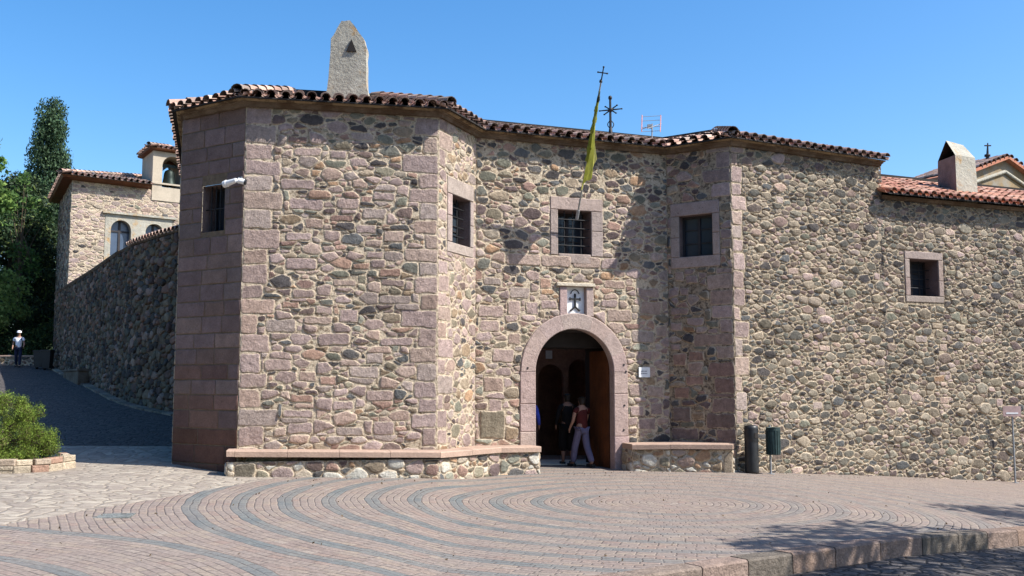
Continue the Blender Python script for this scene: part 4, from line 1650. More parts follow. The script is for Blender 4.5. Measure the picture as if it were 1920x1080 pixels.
# ------------------------------------------------------------------ flag on its leaning pole
fb_ = at(1083, 402, 20.02)
ft = at(1129, 142, 18.78)
ax = (ft - fb_)
t = thing('flagpole', 'leaning pole with yellow-green flag and small cross, out of the window above the doorway', 'flag', fb_)
b = MB(); b.tube(fb_, fb_ + ax * .97, .021, .016, n=8); b.build('pole', mat('pale_pole', lin(150, 148, 140), .5, noise=[(9, .7, 1.2, 3)]), t)
b = MB(); b.tube(fb_ - ax * .035, fb_ + ax * .03, .035, n=10); b.build('socket', M['grey'], t)
b = MB()
un = ax.normalized(); sdv = Vector((1, 0, 0)); sdv = (sdv - un * sdv.dot(un)).normalized()
b.tube(fb_ + ax * .965, fb_ + ax * 1.055, .014, .012, n=6)
b.tube(fb_ + ax * 1.02 - sdv * .085, fb_ + ax * 1.02 + sdv * .085, .012, n=6)
for p in (fb_ + ax * 1.02 - sdv * .09, fb_ + ax * 1.02 + sdv * .09, fb_ + ax * 1.06):
    b.lathe(p - Vector((0, 0, .02)), [(0, 0), (.018, .01), (.022, .02), (.018, .03), (0, .04)], 8)
b.lathe(fb_ + ax * .95, [(0, 0), (.03, .01), (.032, .04), (.015, .07), (0, .08)], 10)
b.build('cross', M['iron'], t)
m_flag = mat('yellow_green_flag_cloth', None, .8, attr=True, noise=[(5, .85, 1.1, 4)], bump=[(8, .5, .03)])
fl_ = m_flag.node_tree
tr_ = fl_.nodes.new('ShaderNodeBsdfTranslucent'); tr_.inputs[0].default_value = lin(150, 156, 60)
mx_ = fl_.nodes.new('ShaderNodeMixShader'); mx_.inputs[0].default_value = .3
fl_.links.new(fl_.nodes['Principled BSDF'].outputs[0], mx_.inputs[1]); fl_.links.new(tr_.outputs[0], mx_.inputs[2])
fl_.links.new(mx_.outputs[0], fl_.nodes['Material Output'].inputs[0])
b = MB()
na, nb_ = 44, 26
vs = []
for j in range(nb_ + 1):
    tt = j / nb_
    for i in range(na + 1):
        s_ = i / na                       # along the pole, low to high
        k = .18 + .66 * s_
        p = fb_ + ax * k
        # hangs below the pole: long in the middle part, wound tight at the top
        ln = interp(k, [.18, .24, .30, .45, .58, .64, .72, .84], [.04, .10, .22, .56, .80, .55, .16, .04])
        fold = math.sin(s_ * 15 + tt * 4) * .075 + math.sin(s_ * 31 + 1 + tt * 9) * .03
        wide = interp(s_, [0, .3, .5, .8, 1], [.05, .09, .07, .05, .035])
        x_ = fold * (.25 + tt) * (wide / .06) * .20
        belly = .13 * math.exp(-((k - .55) / .07) ** 2) * max(0, 1 - abs(tt - .5) / .36)
        q = Vector((p.x + x_ + belly, p.y - .06 * tt * (1 - s_), p.z - ln * tt * (1 - .12 * math.sin(s_ * 9)) + .03))
        vs.append(q)
fs = []
for j in range(nb_):
    for i in range(na):
        fs.append((j * (na + 1) + i, j * (na + 1) + i + 1, (j + 1) * (na + 1) + i + 1, (j + 1) * (na + 1) + i))
for f4 in fs:
    pass
for q4, f4 in enumerate(fs):
    i4, j4 = q4 % na, q4 // na
    b.add([], [], 0)
    b.f.append(f4); b.m.append(0); b.sm.append(True)
    b.c.append(lin(184, 178, 92) if (i4 // 5 + j4 // 9) % 3 else lin(120, 118, 66))  # darker squares put the shade of folds into the cloth colour
b.v += [tuple(v) for v in vs]
# the roll wound round the upper pole
n = 26
vs = []
for i in range(n + 1):
    k = .40 + .50 * i / n
    p = fb_ + ax * k
    rr = interp(i / n, [0, .2, .6, .9, 1], [.040, .044, .036, .026, .018]) * (1 + .18 * math.sin(i * 1.7))
    for q in range(10):
        a = 2 * math.pi * q / 10 + i * .3
        r2 = rr * (1 + .28 * math.sin(3 * a + i * .9))
        vs.append(p + sdv * r2 * math.cos(a) + un.cross(sdv) * r2 * math.sin(a) - Vector((0, 0, .02)))
fs = [(i * 10 + q, i * 10 + (q + 1) % 10, (i + 1) * 10 + (q + 1) % 10, (i + 1) * 10 + q) for i in range(n) for q in range(10)]
o0 = len(b.v)
b.v += [tuple(v) for v in vs]
for idx, f4 in enumerate(fs):
    i = idx // 10
    b.f.append(tuple(o0 + k for k in f4)); b.m.append(0); b.sm.append(True)
    dark_ = i > 19 and (i // 2) % 2
    b.c.append(lin(40, 48, 46) if dark_ else (lin(150, 156, 62) if i < 22 else lin(96, 100, 86)))
b.build('flag_cloth', m_flag, t)
sol = None

# ------------------------------------------------------------------ iron cross and aerial on the roof
pc = at(1145, 255, 21.6)
t = thing('iron_cross', 'ornate black iron cross with radiating spikes on the roof ridge', 'cross', pc - Vector((0, 0, .2)))
b = MB()
b.tube(pc - Vector((0, 0, .25)), at(1144, 184, 21.6), .032, .024, n=8)
ctr_ = at(1145, 206, 21.6)
for ang, ln in ((2, .24), (182, .24), (35, .17), (215, .17), (145, .14), (325, .14)):
    a = math.radians(ang)
    d = Vector((math.cos(a), -.25 * math.cos(a), math.sin(a)))
    b.tube(ctr_, ctr_ + d * ln, .019, .012, n=6)
    b.lathe(ctr_ + d * ln - Vector((0, 0, .02)), [(0, 0), (.022, .01), (.022, .03), (0, .04)], 6)
b.lathe(ctr_ - Vector((0, 0, .06)), [(0, 0), (.05, .03), (.055, .06), (.05, .09), (0, .12)], 10)
tp = at(1144, 183, 21.6)
b.lathe(tp - Vector((0, 0, .05)), [(0, 0), (.035, .01), (.045, .04), (.035, .08), (0, .10)], 8)
b.lathe(pc - Vector((0, 0, .1)), [(.09, 0), (.08, .04), (.05, .16), (.03, .3), (0, .32)], 10)
mid = at(1145, 232, 21.6)
for s_ in (-1, 1):
    prev = mid + Vector((0, 0, -.12))
    for k in range(1, 7):
        a = k / 6 * math.pi
        q = mid + Vector((s_ * .07 * math.sin(a), 0, -.12 + .2 * k / 6))
        b.tube(prev, q, .011, n=5); prev = q
b.build('cross', M['iron'], t)

pa = at(1221, 262, 21.8)
t = thing('tv_aerial', 'thin white metal TV aerial with two upright reflectors on the roof', 'aerial', pa - Vector((0, 0, .3)))
b = MB()
b.tube(pa - Vector((0, 0, .35)), at(1223, 232, 21.8), .016, n=6)
b.build('mast', M['grey'], t)
redm = mat('red_enamel', lin(190, 140, 140), .6)
for xx in (1203, 1238):
    b = MB()
    x0 = at(xx, 247, 21.8); x1 = at(xx + 1, 216, 21.8)
    for k in range(5):
        q = (k - 2) * .018
        b.tube(x0 + Vector((q * .3, q, 0)), x1 + Vector((q * .3, q, 0)), .006, n=4)
    b.build('reflector', redm, t)
b = MB()
for py in (218, 226, 238, 246):
    b.tube(at(1203, py + 1, 21.8), at(1239, py - 1, 21.8), .0055, n=4)
b.tube(at(1203, 242, 21.8), at(1223, 236, 21.5), .009, n=4); b.tube(at(1214, 241, 21.3), at(1240, 232, 21.9), .009, n=5)
b.box(at(1218, 237, 21.7), (.05, .04, .04))
b.build('elements', M['grey'], t)

# ------------------------------------------------------------------ chapel gable behind, right
Yc = 33.0
t = thing('chapel', 'ochre chapel gable with tiled verge and iron finial, rising behind the low right range', 'chapel', (18.5, Yc + 2, -.6))
ap = at(1880, 300, Yc); le = at(1824, 345, Yc - .9); re = at(1985, 372, Yc + 1.6)
b = MB()
gfc = Face((le.x, le.y), (re.x, re.y))
ua = (ap - gfc.a).dot(gfc.d); ap = gfc.P(ua, ap.z)
zl = ap.z - (ap.z - re.z) * (ua / (gfc.L - ua)); 
front = [gfc.P(0, -1), gfc.P(gfc.L, -1), gfc.P(gfc.L, re.z), ap, gfc.P(0, zl)]
back_ = [p - gfc.n * 2.6 for p in front]
b.add(front + back_, [(0, 1, 2, 3, 4), (0, 4, 9, 5), (1, 6, 7, 2), (5, 9, 8, 7, 6)])
b.build('wall', M['yellowwall'], t)
b = MB()
for (p0, p1) in ((gfc.P(0, zl - .05), ap), (ap, gfc.P(gfc.L, re.z - .05))):
    dv = (p1 - p0); 
    for off, th_ in ((.22, .10),):
        a0 = p0 - dv.normalized() * .3 if p0 is not ap else p0
        a1 = p1 + dv.normalized() * .3 if p1 is not ap else p1
        c_ = [a0 + gfc.n * off, a1 + gfc.n * off, a1 - gfc.n * 2.7, a0 - gfc.n * 2.7]
        up = Vector((0, 0, th_))
        b.add(c_ + [q + up for q in c_], [(0, 3, 2, 1), (4, 5, 6, 7), (0, 1, 5, 4), (1, 2, 6, 5), (2, 3, 7, 6), (3, 0, 4, 7)], 0, lin(176, 116, 92))
    # stepped verge tiles
    n = int(dv.length / .30)
    for k in range(n + 1):
        p = p0 + dv * (k + .5) / (n + 1)
        pr = Face((0, 0), (1, 0)); pr.a = Vector((p.x, p.y, 0)); pr.d = gfc.d; pr.n = gfc.n
        for q in range(8):
            half_tile(b, lambda s2, t2, z2: pr.P(s2, z2, .24 - t2), 0, q * .35, q * .35 + .4, p.z + .10, p.z + .10, .12, .10, pick(TILEC, .1), nseg=5)
rf_ = b.build('roof', M['tile'], t)
b = MB()
# raised band below the verge
for (p0, p1) in ((gfc.P(0, zl), ap), (ap, gfc.P(gfc.L, re.z))):
    q0 = p0 - Vector((0, 0, .42)) + gfc.n * .03; q1 = p1 - Vector((0, 0, .42)) + gfc.n * .03
    b.tube(q0, q1, .07, n=6)
b.build('moulding', M['plaster'], t)
b = MB()
fp = at(1852, 306, Yc)
b.tube(fp - Vector((0, 0, .4)), fp + Vector((0, 0, .2)), .10, .06, n=8)
b.tube(fp + Vector((0, 0, .2)), at(1852, 268, Yc), .05, .02, n=8)
cc_ = at(1852, 273, Yc)
b.tube(cc_ - Vector((.11, 0, 0)), cc_ + Vector((.11, 0, 0)), .025, n=6)
b.lathe(fp + Vector((0, 0, .2)), [(.0, 0), (.10, .03), (.10, .10), (0, .13)], 8)
b.build('cross_finial', M['iron'], rf_)

# ------------------------------------------------------------------ curved boundary wall up the lane
cv = [Vector(p) for p in ((-8.45, 25.5), (-9.6, 26.7), (-10.9, 28.3), (-12.1, 30.2), (-13.4, 32.4), (-15.0, 35.1), (-16.7, 37.9), (-18.6, 41.0), (-20.7, 44.5))][::-1]
t = thing('boundary_wall', 'long curved rubble wall with tile coping climbing the lane in shade', 'wall', (-14, 33, 1.2))
b = MB()
ZT = 5.72
Ls_ = [0]
for a, c_ in zip(cv, cv[1:]): Ls_.append(Ls_[-1] + (c_ - a).length)
offs = [Face(cv[i], cv[i + 1]) for i in range(len(cv) - 1)]


def PW(u, v, h=0):
    for i in range(len(offs)):
        if u <= Ls_[i + 1] or i == len(offs) - 1:
            return offs[i].P(u - Ls_[i], v, h)


def gz(u):
    p = PW(u, 0); return G(p.x, p.y) - .3


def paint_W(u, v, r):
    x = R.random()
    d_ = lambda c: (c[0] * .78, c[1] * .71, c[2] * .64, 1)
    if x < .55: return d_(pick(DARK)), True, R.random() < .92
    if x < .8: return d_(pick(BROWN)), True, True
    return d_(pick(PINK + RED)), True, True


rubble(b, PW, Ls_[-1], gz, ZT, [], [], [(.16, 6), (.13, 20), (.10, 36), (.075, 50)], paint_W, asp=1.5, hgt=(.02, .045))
k = 0
us = sorted(set([i * .8 for i in range(int(Ls_[-1] / .8) + 1)] + Ls_))
for a, c_ in zip(us, us[1:]):
    b.add([PW(a, gz(a)), PW(c_ - 1e-4, gz(c_)), PW(c_ - 1e-4, ZT), PW(a, ZT)], [(0, 1, 2, 3)], 1)
    b.add([PW(a, gz(a) - .3, -.6), PW(c_ - 1e-4, gz(c_) - .3, -.6), PW(c_ - 1e-4, ZT, -.6), PW(a, ZT, -.6)], [(0, 3, 2, 1)], 1)
    b.add([PW(a, ZT), PW(c_ - 1e-4, ZT), PW(c_ - 1e-4, ZT, -.6), PW(a, ZT, -.6)], [(0, 1, 2, 3)], 1)
b.build('wall', [M['stone_bare'], M['mortar_shade']], t)
b = MB()
nT = int(Ls_[-1] / .24)
for k in range(nT):
    u = (k + .5) * .24
    if u < Ls_[-1] - 4.6: continue
    seg = max(i for i in range(len(offs)) if Ls_[i] <= u)
    f_ = offs[seg]; u_ = u - Ls_[seg]
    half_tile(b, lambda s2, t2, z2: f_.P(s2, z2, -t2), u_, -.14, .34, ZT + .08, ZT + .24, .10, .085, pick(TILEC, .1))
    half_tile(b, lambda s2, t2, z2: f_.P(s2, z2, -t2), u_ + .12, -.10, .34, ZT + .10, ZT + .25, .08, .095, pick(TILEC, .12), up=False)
profile_sweep(b, cv, [(-.1, ZT + .003), (.05, ZT + .003), (.09, ZT + .06), (-.1, ZT + .06)], 1)
profile_sweep(b, cv[:-3], [(-.6, ZT + .062), (.09, ZT + .062), (.09, ZT + .10), (-.6, ZT + .16)], 1)
b.build('coping', [M['tile'], M['cornice']], t)

# stone gutter along the wall foot
b = MB()
for k in range(int(Ls_[-1] / .55)):
    a, c_ = k * .55 + .01, (k + 1) * .55 - .01
    h1 = .30 + R.uniform(-.02, .02)
    pts8 = [PW(a, 0, .02), PW(c_, 0, .02), PW(c_, 0, h1), PW(a, 0, h1)]
    vs = [Vector((q.x, q.y, G(q.x, q.y) + .05 + R.uniform(-.006, .006))) for q in pts8] + [Vector((q.x, q.y, G(q.x, q.y) - .1)) for q in pts8]
    b.add(vs, [(0, 1, 2, 3), (3, 2, 6, 7), (0, 3, 7, 4), (1, 5, 6, 2)], 0, pick(BROWN))
o = b.build('gutter', M['stone_bare']); o['kind'] = 'structure'

# low stone seat along its foot
b = MB()
s0 = Ls_[-1] * .0
f_ = offs[2]
t = thing('garden_bench', 'low stone seat in deep shade at the foot of the curved boundary wall', 'bench', f_.P(1.5, G(f_.P(1.5, 0).x, f_.P(1.5, 0).y), .3))
zz = G(f_.P(1.5, 0).x, f_.P(1.5, 0).y)
f_.box(b, -.6, 3.4, zz - .4, zz + .34, .06, .42, 0, (1, 1, 1, 1), .02)
b.build('base', M['cornice'], t)
b = MB(); f_.box(b, -.65, 3.45, zz + .344, zz + .42, .05, .46, 0, (1, 1, 1, 1), .015); b.build('seat_slab', M['cornice'], t)

# ------------------------------------------------------------------ tall house with bell turret
t = thing('stone_house', 'tall stone house behind the curved wall, with arched windows and a bell turret', 'house', (-17, 47, 2.6))
Pc = Vector((-20.25, 44.6)); Pl = Vector((-23.6, 50.6)); Pr = Vector((-10.5, 52.0))
ZH = at(128, 338, 44.6).z
fh = Face(Pc, Pr); fhl = Face(Pl, Pc)
a1 = win_px(fh, 207, 413, 245, 480); a2 = win_px(fh, 272, 420, 306, 480)
b = MB()
vs_ = a1[3]
sur = (fh.uv(196, 445)[0], a1[1] - .8, fh.uv(322, 445)[0], fh.uv(240, 404)[1])


def paint_H(u, v, r):
    x = R.random()
    if x < .05: return pick(DARK), True, True
    if x < .55: return pick([(168, 152, 130), (158, 146, 128), (150, 138, 120)]), True, R.random() < .8
    return pick(PINK), False, True


vis = fh.uv(335, 400)[0]
rubble(b, fh.P, vis, lambda u: 3.5, ZH, [], [sur], [(.2, 2), (.14, 10), (.10, 34), (.07, 60)], paint_H, asp=2.0)


def arch_hole(r):
    u0, v0, u1, v1 = r; rr = (u1 - u0) / 2; c_ = (u0 + u1) / 2
    return (u0, u1, lambda u: v0, lambda u: v1 - rr + math.sqrt(max(0, rr * rr - (u - c_) ** 2)))


holes = [arch_hole(a1), arch_hole(a2)]
mortar_plane(b, fh.P, fh.L, lambda u: 1.5, ZH, [rect_hole(*[sur[0] + .02, sur[2] - .02, sur[1] + .02, sur[3] - .02])])
rubble(b, fhl.P, fhl.L, lambda u: 2.0, ZH, [], [], [(.2, 4), (.16, 14), (.12, 24)], paint_W, asp=1.5)
mortar_plane(b, fhl.P, fhl.L, lambda u: 1.5, ZH, [])
for (p, q) in ((Pr, Pr + Vector((-3.5, 6))), (Pr + Vector((-3.5, 6)), Pl)):
    ff = Face(p, q); mortar_plane(b, ff.P, ff.L, lambda u: 1.5, ZH, [])
b.build('wall', [M['stone'], M['mortar']], t)
b = MB()
Ps = lambda u, v, h=0: fh.P(u, v, h + .03)
mortar_plane(b, lambda u, v, h=0: fh.P(u + sur[0], v, .03), sur[2] - sur[0], lambda u: sur[1], sur[3], [(h[0] - sur[0], h[1] - sur[0], (lambda u, h=h: h[2](u + sur[0])), (lambda u, h=h: h[3](u + sur[0]))) for h in holes], 0)
for h in holes:
    for k in range(16):
        ua_ = h[0] + (h[1] - h[0]) * k / 16; ub_ = h[0] + (h[1] - h[0]) * (k + 1) / 16
        b.add([fh.P(ua_, h[3](ua_), .03), fh.P(ub_, h[3](ub_), .03), fh.P(ub_, h[3](ub_), -.3), fh.P(ua_, h[3](ua_), -.3)], [(0, 1, 2, 3)])
    for ue in (h[0], h[1]):
        b.add([fh.P(ue, h[2](ue), .03), fh.P(ue, h[3](ue), .03), fh.P(ue, h[3](ue), -.3), fh.P(ue, h[2](ue), -.3)], [(0, 1, 2, 3)])
b.box(fh.P((sur[0] + sur[2]) / 2, sur[3] + .05, .06), ((sur[2] - sur[0]) / 2 + .15, .09, .05), fh.rot())
b.build('window_surround', M['plaster'], t)
for r_ in (a1, a2):
    wb = MB()
    c_ = (r_[0] + r_[2]) / 2
    fh.box(wb, r_[0], r_[2], r_[1] - .1, r_[3], -.34, -.30)
    win = wb.build('window', mat('bluish_window_glass', lin(70, 84, 104), .25, noise=[(.8, .7, 1.2, 3)], spec=.5), t)
    wb = MB()
    fh.box(wb, c_ - .05, c_ + .05, r_[1], r_[3] - .02, -.296, -.26)
    fh.box(wb, r_[0], c_ - .052, r_[3] - .55, r_[3] - .47, -.296, -.26); fh.box(wb, c_ + .052, r_[2], r_[3] - .55, r_[3] - .47, -.296, -.26)
    wb.build('frame', M['winwood'], win)
b = MB()
hp = [Pl, Pc, Pc + (Pr - Pc).normalized() * 3.45]
profile_sweep(b, hp, [(-.05, ZH), (.43, ZH + .05), (.50, ZH + .16), (-.05, ZH + .16)])
b.build('eave_board', M['wood'], t)
b = MB()
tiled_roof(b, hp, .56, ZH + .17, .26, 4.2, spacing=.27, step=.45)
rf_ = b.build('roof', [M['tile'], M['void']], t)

# bell turret standing out of the front
T0 = fh.P(fh.uv(285, 340)[0], 0, .05); TL_ = at(267, 300, 48.6)
tr0 = Vector((T0.x, T0.y)); trL = Vector((TL_.x, TL_.y)); dF = (Pr - Pc).normalized()
trR = tr0 + dF * 2.6; trB = trL + dF * 2.6
zT = at(285, 279, 46.4).z; zB = at(285, 372, 46.4).z
ft_ = Face(tr0, trR)
uB = ft_.uv(331, 330)[0]; uA = ft_.uv(304, 330)[0]
opn = arch_hole((uA, ft_.uv(315, 352)[1], uA + 1.0, ft_.uv(318, 293)[1]))
b = MB()
mortar_plane(b, ft_.P, ft_.L, lambda u: zB, zT, [opn], 0)
ft2 = Face(trB, tr0 + (trL - tr0)); 
fb2 = Face(trL, trR + (trL - tr0))
mortar_plane(b, fb2.P, fb2.L, lambda u: zB, zT, [opn], 0)
for p, q in ((trL, tr0), (trR, trB)):
    ff = Face(p, q); mortar_plane(b, ff.P, ff.L, lambda u: zB, zT, [], 0)
for k in range(16):
    ua_ = opn[0] + (opn[1] - opn[0]) * k / 16; ub_ = opn[0] + (opn[1] - opn[0]) * (k + 1) / 16
    b.add([ft_.P(ua_, opn[3](ua_)), ft_.P(ub_, opn[3](ub_)), fb2.P(ub_, opn[3](ub_)), fb2.P(ua_, opn[3](ua_))], [(0, 1, 2, 3)])
for ue in (opn[0], opn[1]):
    b.add([ft_.P(ue, opn[2](ue)), ft_.P(ue, opn[3](ue)), fb2.P(ue, opn[3](ue)), fb2.P(ue, opn[2](ue))], [(0, 1, 2, 3)])
b.add([ft_.P(opn[0], opn[2](0)), ft_.P(opn[1], opn[2](0)), fb2.P(opn[1], opn[2](0)), fb2.P(opn[0], opn[2](0))], [(0, 1, 2, 3)])
# string course and sloped buttress foot merging into the wall
profile_sweep(b, [trL, tr0, trR], [(-.02, zT - 1.62), (.06, zT - 1.62), (.06, zT - 1.54), (-.02, zT - 1.54)])
tu = b.build('bell_turret', M['turret'], t)
b = MB()
profile_sweep(b, [trL, tr0, trR], [(-.05, zT), (.22, zT + .04), (.25, zT + .12), (-.05, zT + .12)], 1)
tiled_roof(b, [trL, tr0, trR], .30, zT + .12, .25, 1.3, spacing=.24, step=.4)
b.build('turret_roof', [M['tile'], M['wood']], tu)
b = MB()
bc = ft_.P(uA + .5, 0, -.5); bz = opn[2](0)
b.lathe((bc.x, bc.y, bz), [(.40, .18), (.38, .22), (.31, .34), (.27, .6), (.25, .8), (.2, .92), (.08, 1.0), (0, 1.02)], 18)
b.tube((bc.x, bc.y, bz + 1.0), (bc.x, bc.y, bz + 1.12), .05, n=8)
b.box((bc.x, bc.y, bz + 1.17), (.46, .06, .07), ft_.rot())
b.tube((bc.x, bc.y, bz + .6), (bc.x, bc.y, bz + .12), .03, .05, n=8)
b.build('bell', M['bronze'], tu)
# ------------------------------------------------------------------ low wall, bins, bush, edging up the lane
gw = ground_at(30, 689)
t = thing('low_wall', 'low grey stone wall across the top of the lane behind the walking man', 'wall', (gw.x, gw.y + 1.2, gw.z))
b = MB()
lwf = Face((gw.x - 6, gw.y + 1.6), (gw.x + 2.6, gw.y + 1.2))
g1 = G(gw.x, gw.y + 1)
rubble(b, lwf.P, lwf.L, lambda u: g1 - .3, g1 + .42, [], [], [(.16, 8), (.11, 30), (.08, 40)], paint_W, hgt=(.01, .03))
lwf.box(b, 0, lwf.L, g1 - .5, g1 + .42, -.3, -.001, 1)
b.build('wall', [M['stone'], M['mortar']], t)
b = MB(); lwf.box(b, -.05, lwf.L + .05, g1 + .424, g1 + .50, -.35, .05, 0, (1, 1, 1, 1), .015); b.build('coping', M['slab'], t)

for (px, py, wd, hh_, lab) in ((73, 692, .19, .82, 'left one of two dark rubbish bins in shade at the top of the lane'), (88, 694, .20, .88, 'right one of two dark rubbish bins, beside the far end of the curved wall')):
    g_ = ground_at(px, py)
    t = thing('rubbish_bin', lab, 'bin', g_, 'dark rubbish bins at the top of the lane')
    b = MB()
    vs = []
    for (k, z) in ((.8, .08), (1, hh_ * .92)):
        vs += [(g_.x - wd * k, g_.y - wd * k, g_.z + z), (g_.x + wd * k, g_.y - wd * k, g_.z + z), (g_.x + wd * k, g_.y + wd * k, g_.z + z), (g_.x - wd * k, g_.y + wd * k, g_.z + z)]
    b.add(vs, [(0, 3, 2, 1), (4, 5, 6, 7), (0, 1, 5, 4), (1, 2, 6, 5), (2, 3, 7, 6), (3, 0, 4, 7)])
    b.build('body', M['black'], t)
    b = MB(); b.box((g_.x, g_.y - .02, g_.z + hh_ * .955), (wd * 1.08, wd * 1.1, hh_ * .03)); b.box((g_.x, g_.y + wd, g_.z + hh_ * .93), (wd * .9, .04, .03))
    b.build('lid', M['black'], t)
    for s_ in (-1, 1):
        b = MB(); b.tube((g_.x + s_ * wd * .8 - .03, g_.y + wd * .7, g_.z + .1), (g_.x + s_ * wd * .8 + .03, g_.y + wd * .7, g_.z + .1), .1, n=12)
        b.build('wheel', M['black'], t)

# ------------------------------------------------------------------ plants
def leaf_mesh(name, pts, nrm, size, cols, m, parent, aspect=.5, rng=None, up=.0):
    """pts (n,3): every point becomes one small bent leaf"""
    rng = rng or np.random.default_rng(3)
    n = len(pts)
    d = rng.normal(size=(n, 3)); d[:, 2] += up
    d /= np.linalg.norm(d, axis=1)[:, None]
    nn = nrm + rng.normal(size=(n, 3)) * .7
    s = np.cross(d, nn); s /= np.linalg.norm(s, axis=1)[:, None] + 1e-9
    L_ = size[:, None]
    a = pts - d * L_ * .5; c = pts + d * L_ * .5
    b1 = pts + s * L_ * aspect * .5 + np.cross(s, d) * L_ * .08; b2 = pts - s * L_ * aspect * .5 + np.cross(s, d) * L_ * .08
    V = np.stack([a, b1, c, b2], 1).reshape(-1, 3).astype(np.float32)
    me = bpy.data.meshes.new(name)
    me.vertices.add(4 * n); me.vertices.foreach_set('co', V.ravel())
    me.loops.add(4 * n); me.loops.foreach_set('vertex_index', np.arange(4 * n, dtype=np.int32))
    me.polygons.add(n); me.polygons.foreach_set('loop_start', np.arange(0, 4 * n, 4, dtype=np.int32)); me.polygons.foreach_set('loop_total', np.full(n, 4, dtype=np.int32))
    ca = me.attributes.new('Col', 'FLOAT_COLOR', 'FACE')
    cc4 = np.concatenate([cols, np.ones((n, 1))], 1).astype(np.float32)
    ca.data.foreach_set('color', cc4.ravel())
    me.materials.append(m)
    me.update(); me.validate()
    o = bpy.data.objects.new(name, me); C.objects.link(o)
    if parent: o.parent = parent
    return o


def clumps(rng, centres, radii, per, squash=1.0, shell=.55):
    P_ = []; N_ = []; ids = []
    for k, (c_, r_) in enumerate(zip(centres, radii)):
        m = int(per * (r_ ** 2))
        v = rng.normal(size=(m, 3)); v /= np.linalg.norm(v, axis=1)[:, None]
        rad = r_ * (shell + (1 - shell) * rng.random(m) ** .5) * (1 + .15 * rng.normal(size=m))
        q = v * rad[:, None]; q[:, 2] *= squash
        P_.append(np.array(c_) + q); N_.append(v); ids.append(np.full(m, k))
    return np.concatenate(P_), np.concatenate(N_), np.concatenate(ids)


def colours(rng, n, ids, base, var=.25, alt=None, pa=.2):
    base = np.array(base[:3]); k = ids.max() + 1
    cl = 1 + rng.uniform(-var, var, size=k)
    c_ = base[None, :] * cl[ids][:, None] * (1 + rng.uniform(-.25, .25, size=n))[:, None]
    if alt is not None:
        mk = rng.random(n) < pa
        c_[mk] = np.array(alt[:3]) * (1 + rng.uniform(-.2, .2, size=mk.sum()))[:, None]
    return c_


def trunk_mesh(parent, base, top, r0, r1, limbs, m, name='trunk'):
    b = MB()
    base = Vector(base); top = Vector(top)
    n = 7; prev = base
    for k in range(1, n + 1):
        q = base.lerp(top, k / n) + Vector((R.uniform(-.06, .06), R.uniform(-.06, .06), 0)) * (top - base).length * .1
        ra = r0 + (r1 - r0) * (k - 1) / n; rb_ = r0 + (r1 - r0) * k / n
        if k == 1: ra *= 1.35
        b.tube(prev, q, ra, rb_, 9, cap=False); prev = q
    for e in limbs:
        s_ = base.lerp(top, R.uniform(.45, .95)); e = Vector(e)
        mid_ = s_.lerp(e, .5) + Vector((0, 0, .1 * (e - s_).length))
        rr = r1 * R.uniform(.5, .9)
        b.tube(s_, mid_, rr, rr * .65, 6, cap=False); b.tube(mid_, e, rr * .65, rr * .2, 6, cap=False)
    return b.build(name, m, parent)


# tall cypress
rng = np.random.default_rng(11)
cx_, cyy = -26.55, 55.0
g0 = G(cx_, cyy)
t = thing('cypress_tree', 'tall dark green cypress tree with a pointed top behind the stone house', 'tree', (cx_, cyy, g0))
ztop_ = at(90, 192, 55).z
cen = []; rad = []
H_ = ztop_ - g0
for k in range(230):
    s_ = rng.random() ** .9
    z = g0 + .6 + s_ * (H_ - 1.0)
    wv = float(np.interp(s_, [0, .1, .45, .68, .85, .95, 1], [2.0, 2.5, 2.0, 1.25, .85, .60, .28]))
    a = rng.random() * 6.28
    rr = wv * (.6 + .4 * rng.random()) * (1 - .2 * (s_ < .9))
    cen.append((cx_ + rr * math.cos(a) + .25 * s_, cyy + rr * math.sin(a), z)); rad.append(.30 + .30 * rng.random())
p_, n_, i_ = clumps(rng, cen, rad, 900, squash=1.7)
leaf_mesh('crown', p_, n_, rng.uniform(.12, .24, len(p_)), colours(rng, len(p_), i_, (.042, .080, .038), .45, (.10, .165, .07), .14), M['needle'], t, .4, rng, up=1.4)
trunk_mesh(t, (cx_, cyy, g0 - .3), (cx_, cyy, g0 + H_ * .85), .28, .05, [], M['bark'])

# broad dark conifer in front of it
cx_, cyy = -27.0, 52.0
g0 = G(cx_, cyy)
t = thing('conifer_tree', 'broad shaggy dark conifer below the cypress at the top of the lane', 'tree', (cx_, cyy, g0))
cen = []; rad = []
for k in range(260):
    s_ = rng.random()
    z = g0 + .9 + s_ * 8.2
    wv = float(np.interp(s_, [0, .12, .5, .8, 1], [2.6, 3.0, 2.5, 1.5, .5]))
    a = rng.random() * 6.28
    rr = wv * (.35 + .65 * rng.random() ** .5)
    cen.append((cx_ + .6 * s_ + rr * math.cos(a), cyy + rr * math.sin(a) * .8, z)); rad.append(.35 + .45 * rng.random())
p_, n_, i_ = clumps(rng, cen, rad, 520, squash=1.15)
leaf_mesh('crown', p_, n_, rng.uniform(.14, .30, len(p_)), colours(rng, len(p_), i_, (.034, .060, .026), .55, (.13, .17, .045), .12), M['needle'], t, .4, rng, up=.3)
trunk_mesh(t, (cx_, cyy, g0 - .3), (cx_ + .4, cyy, g0 + 7.5), .3, .06, [], M['bark'])


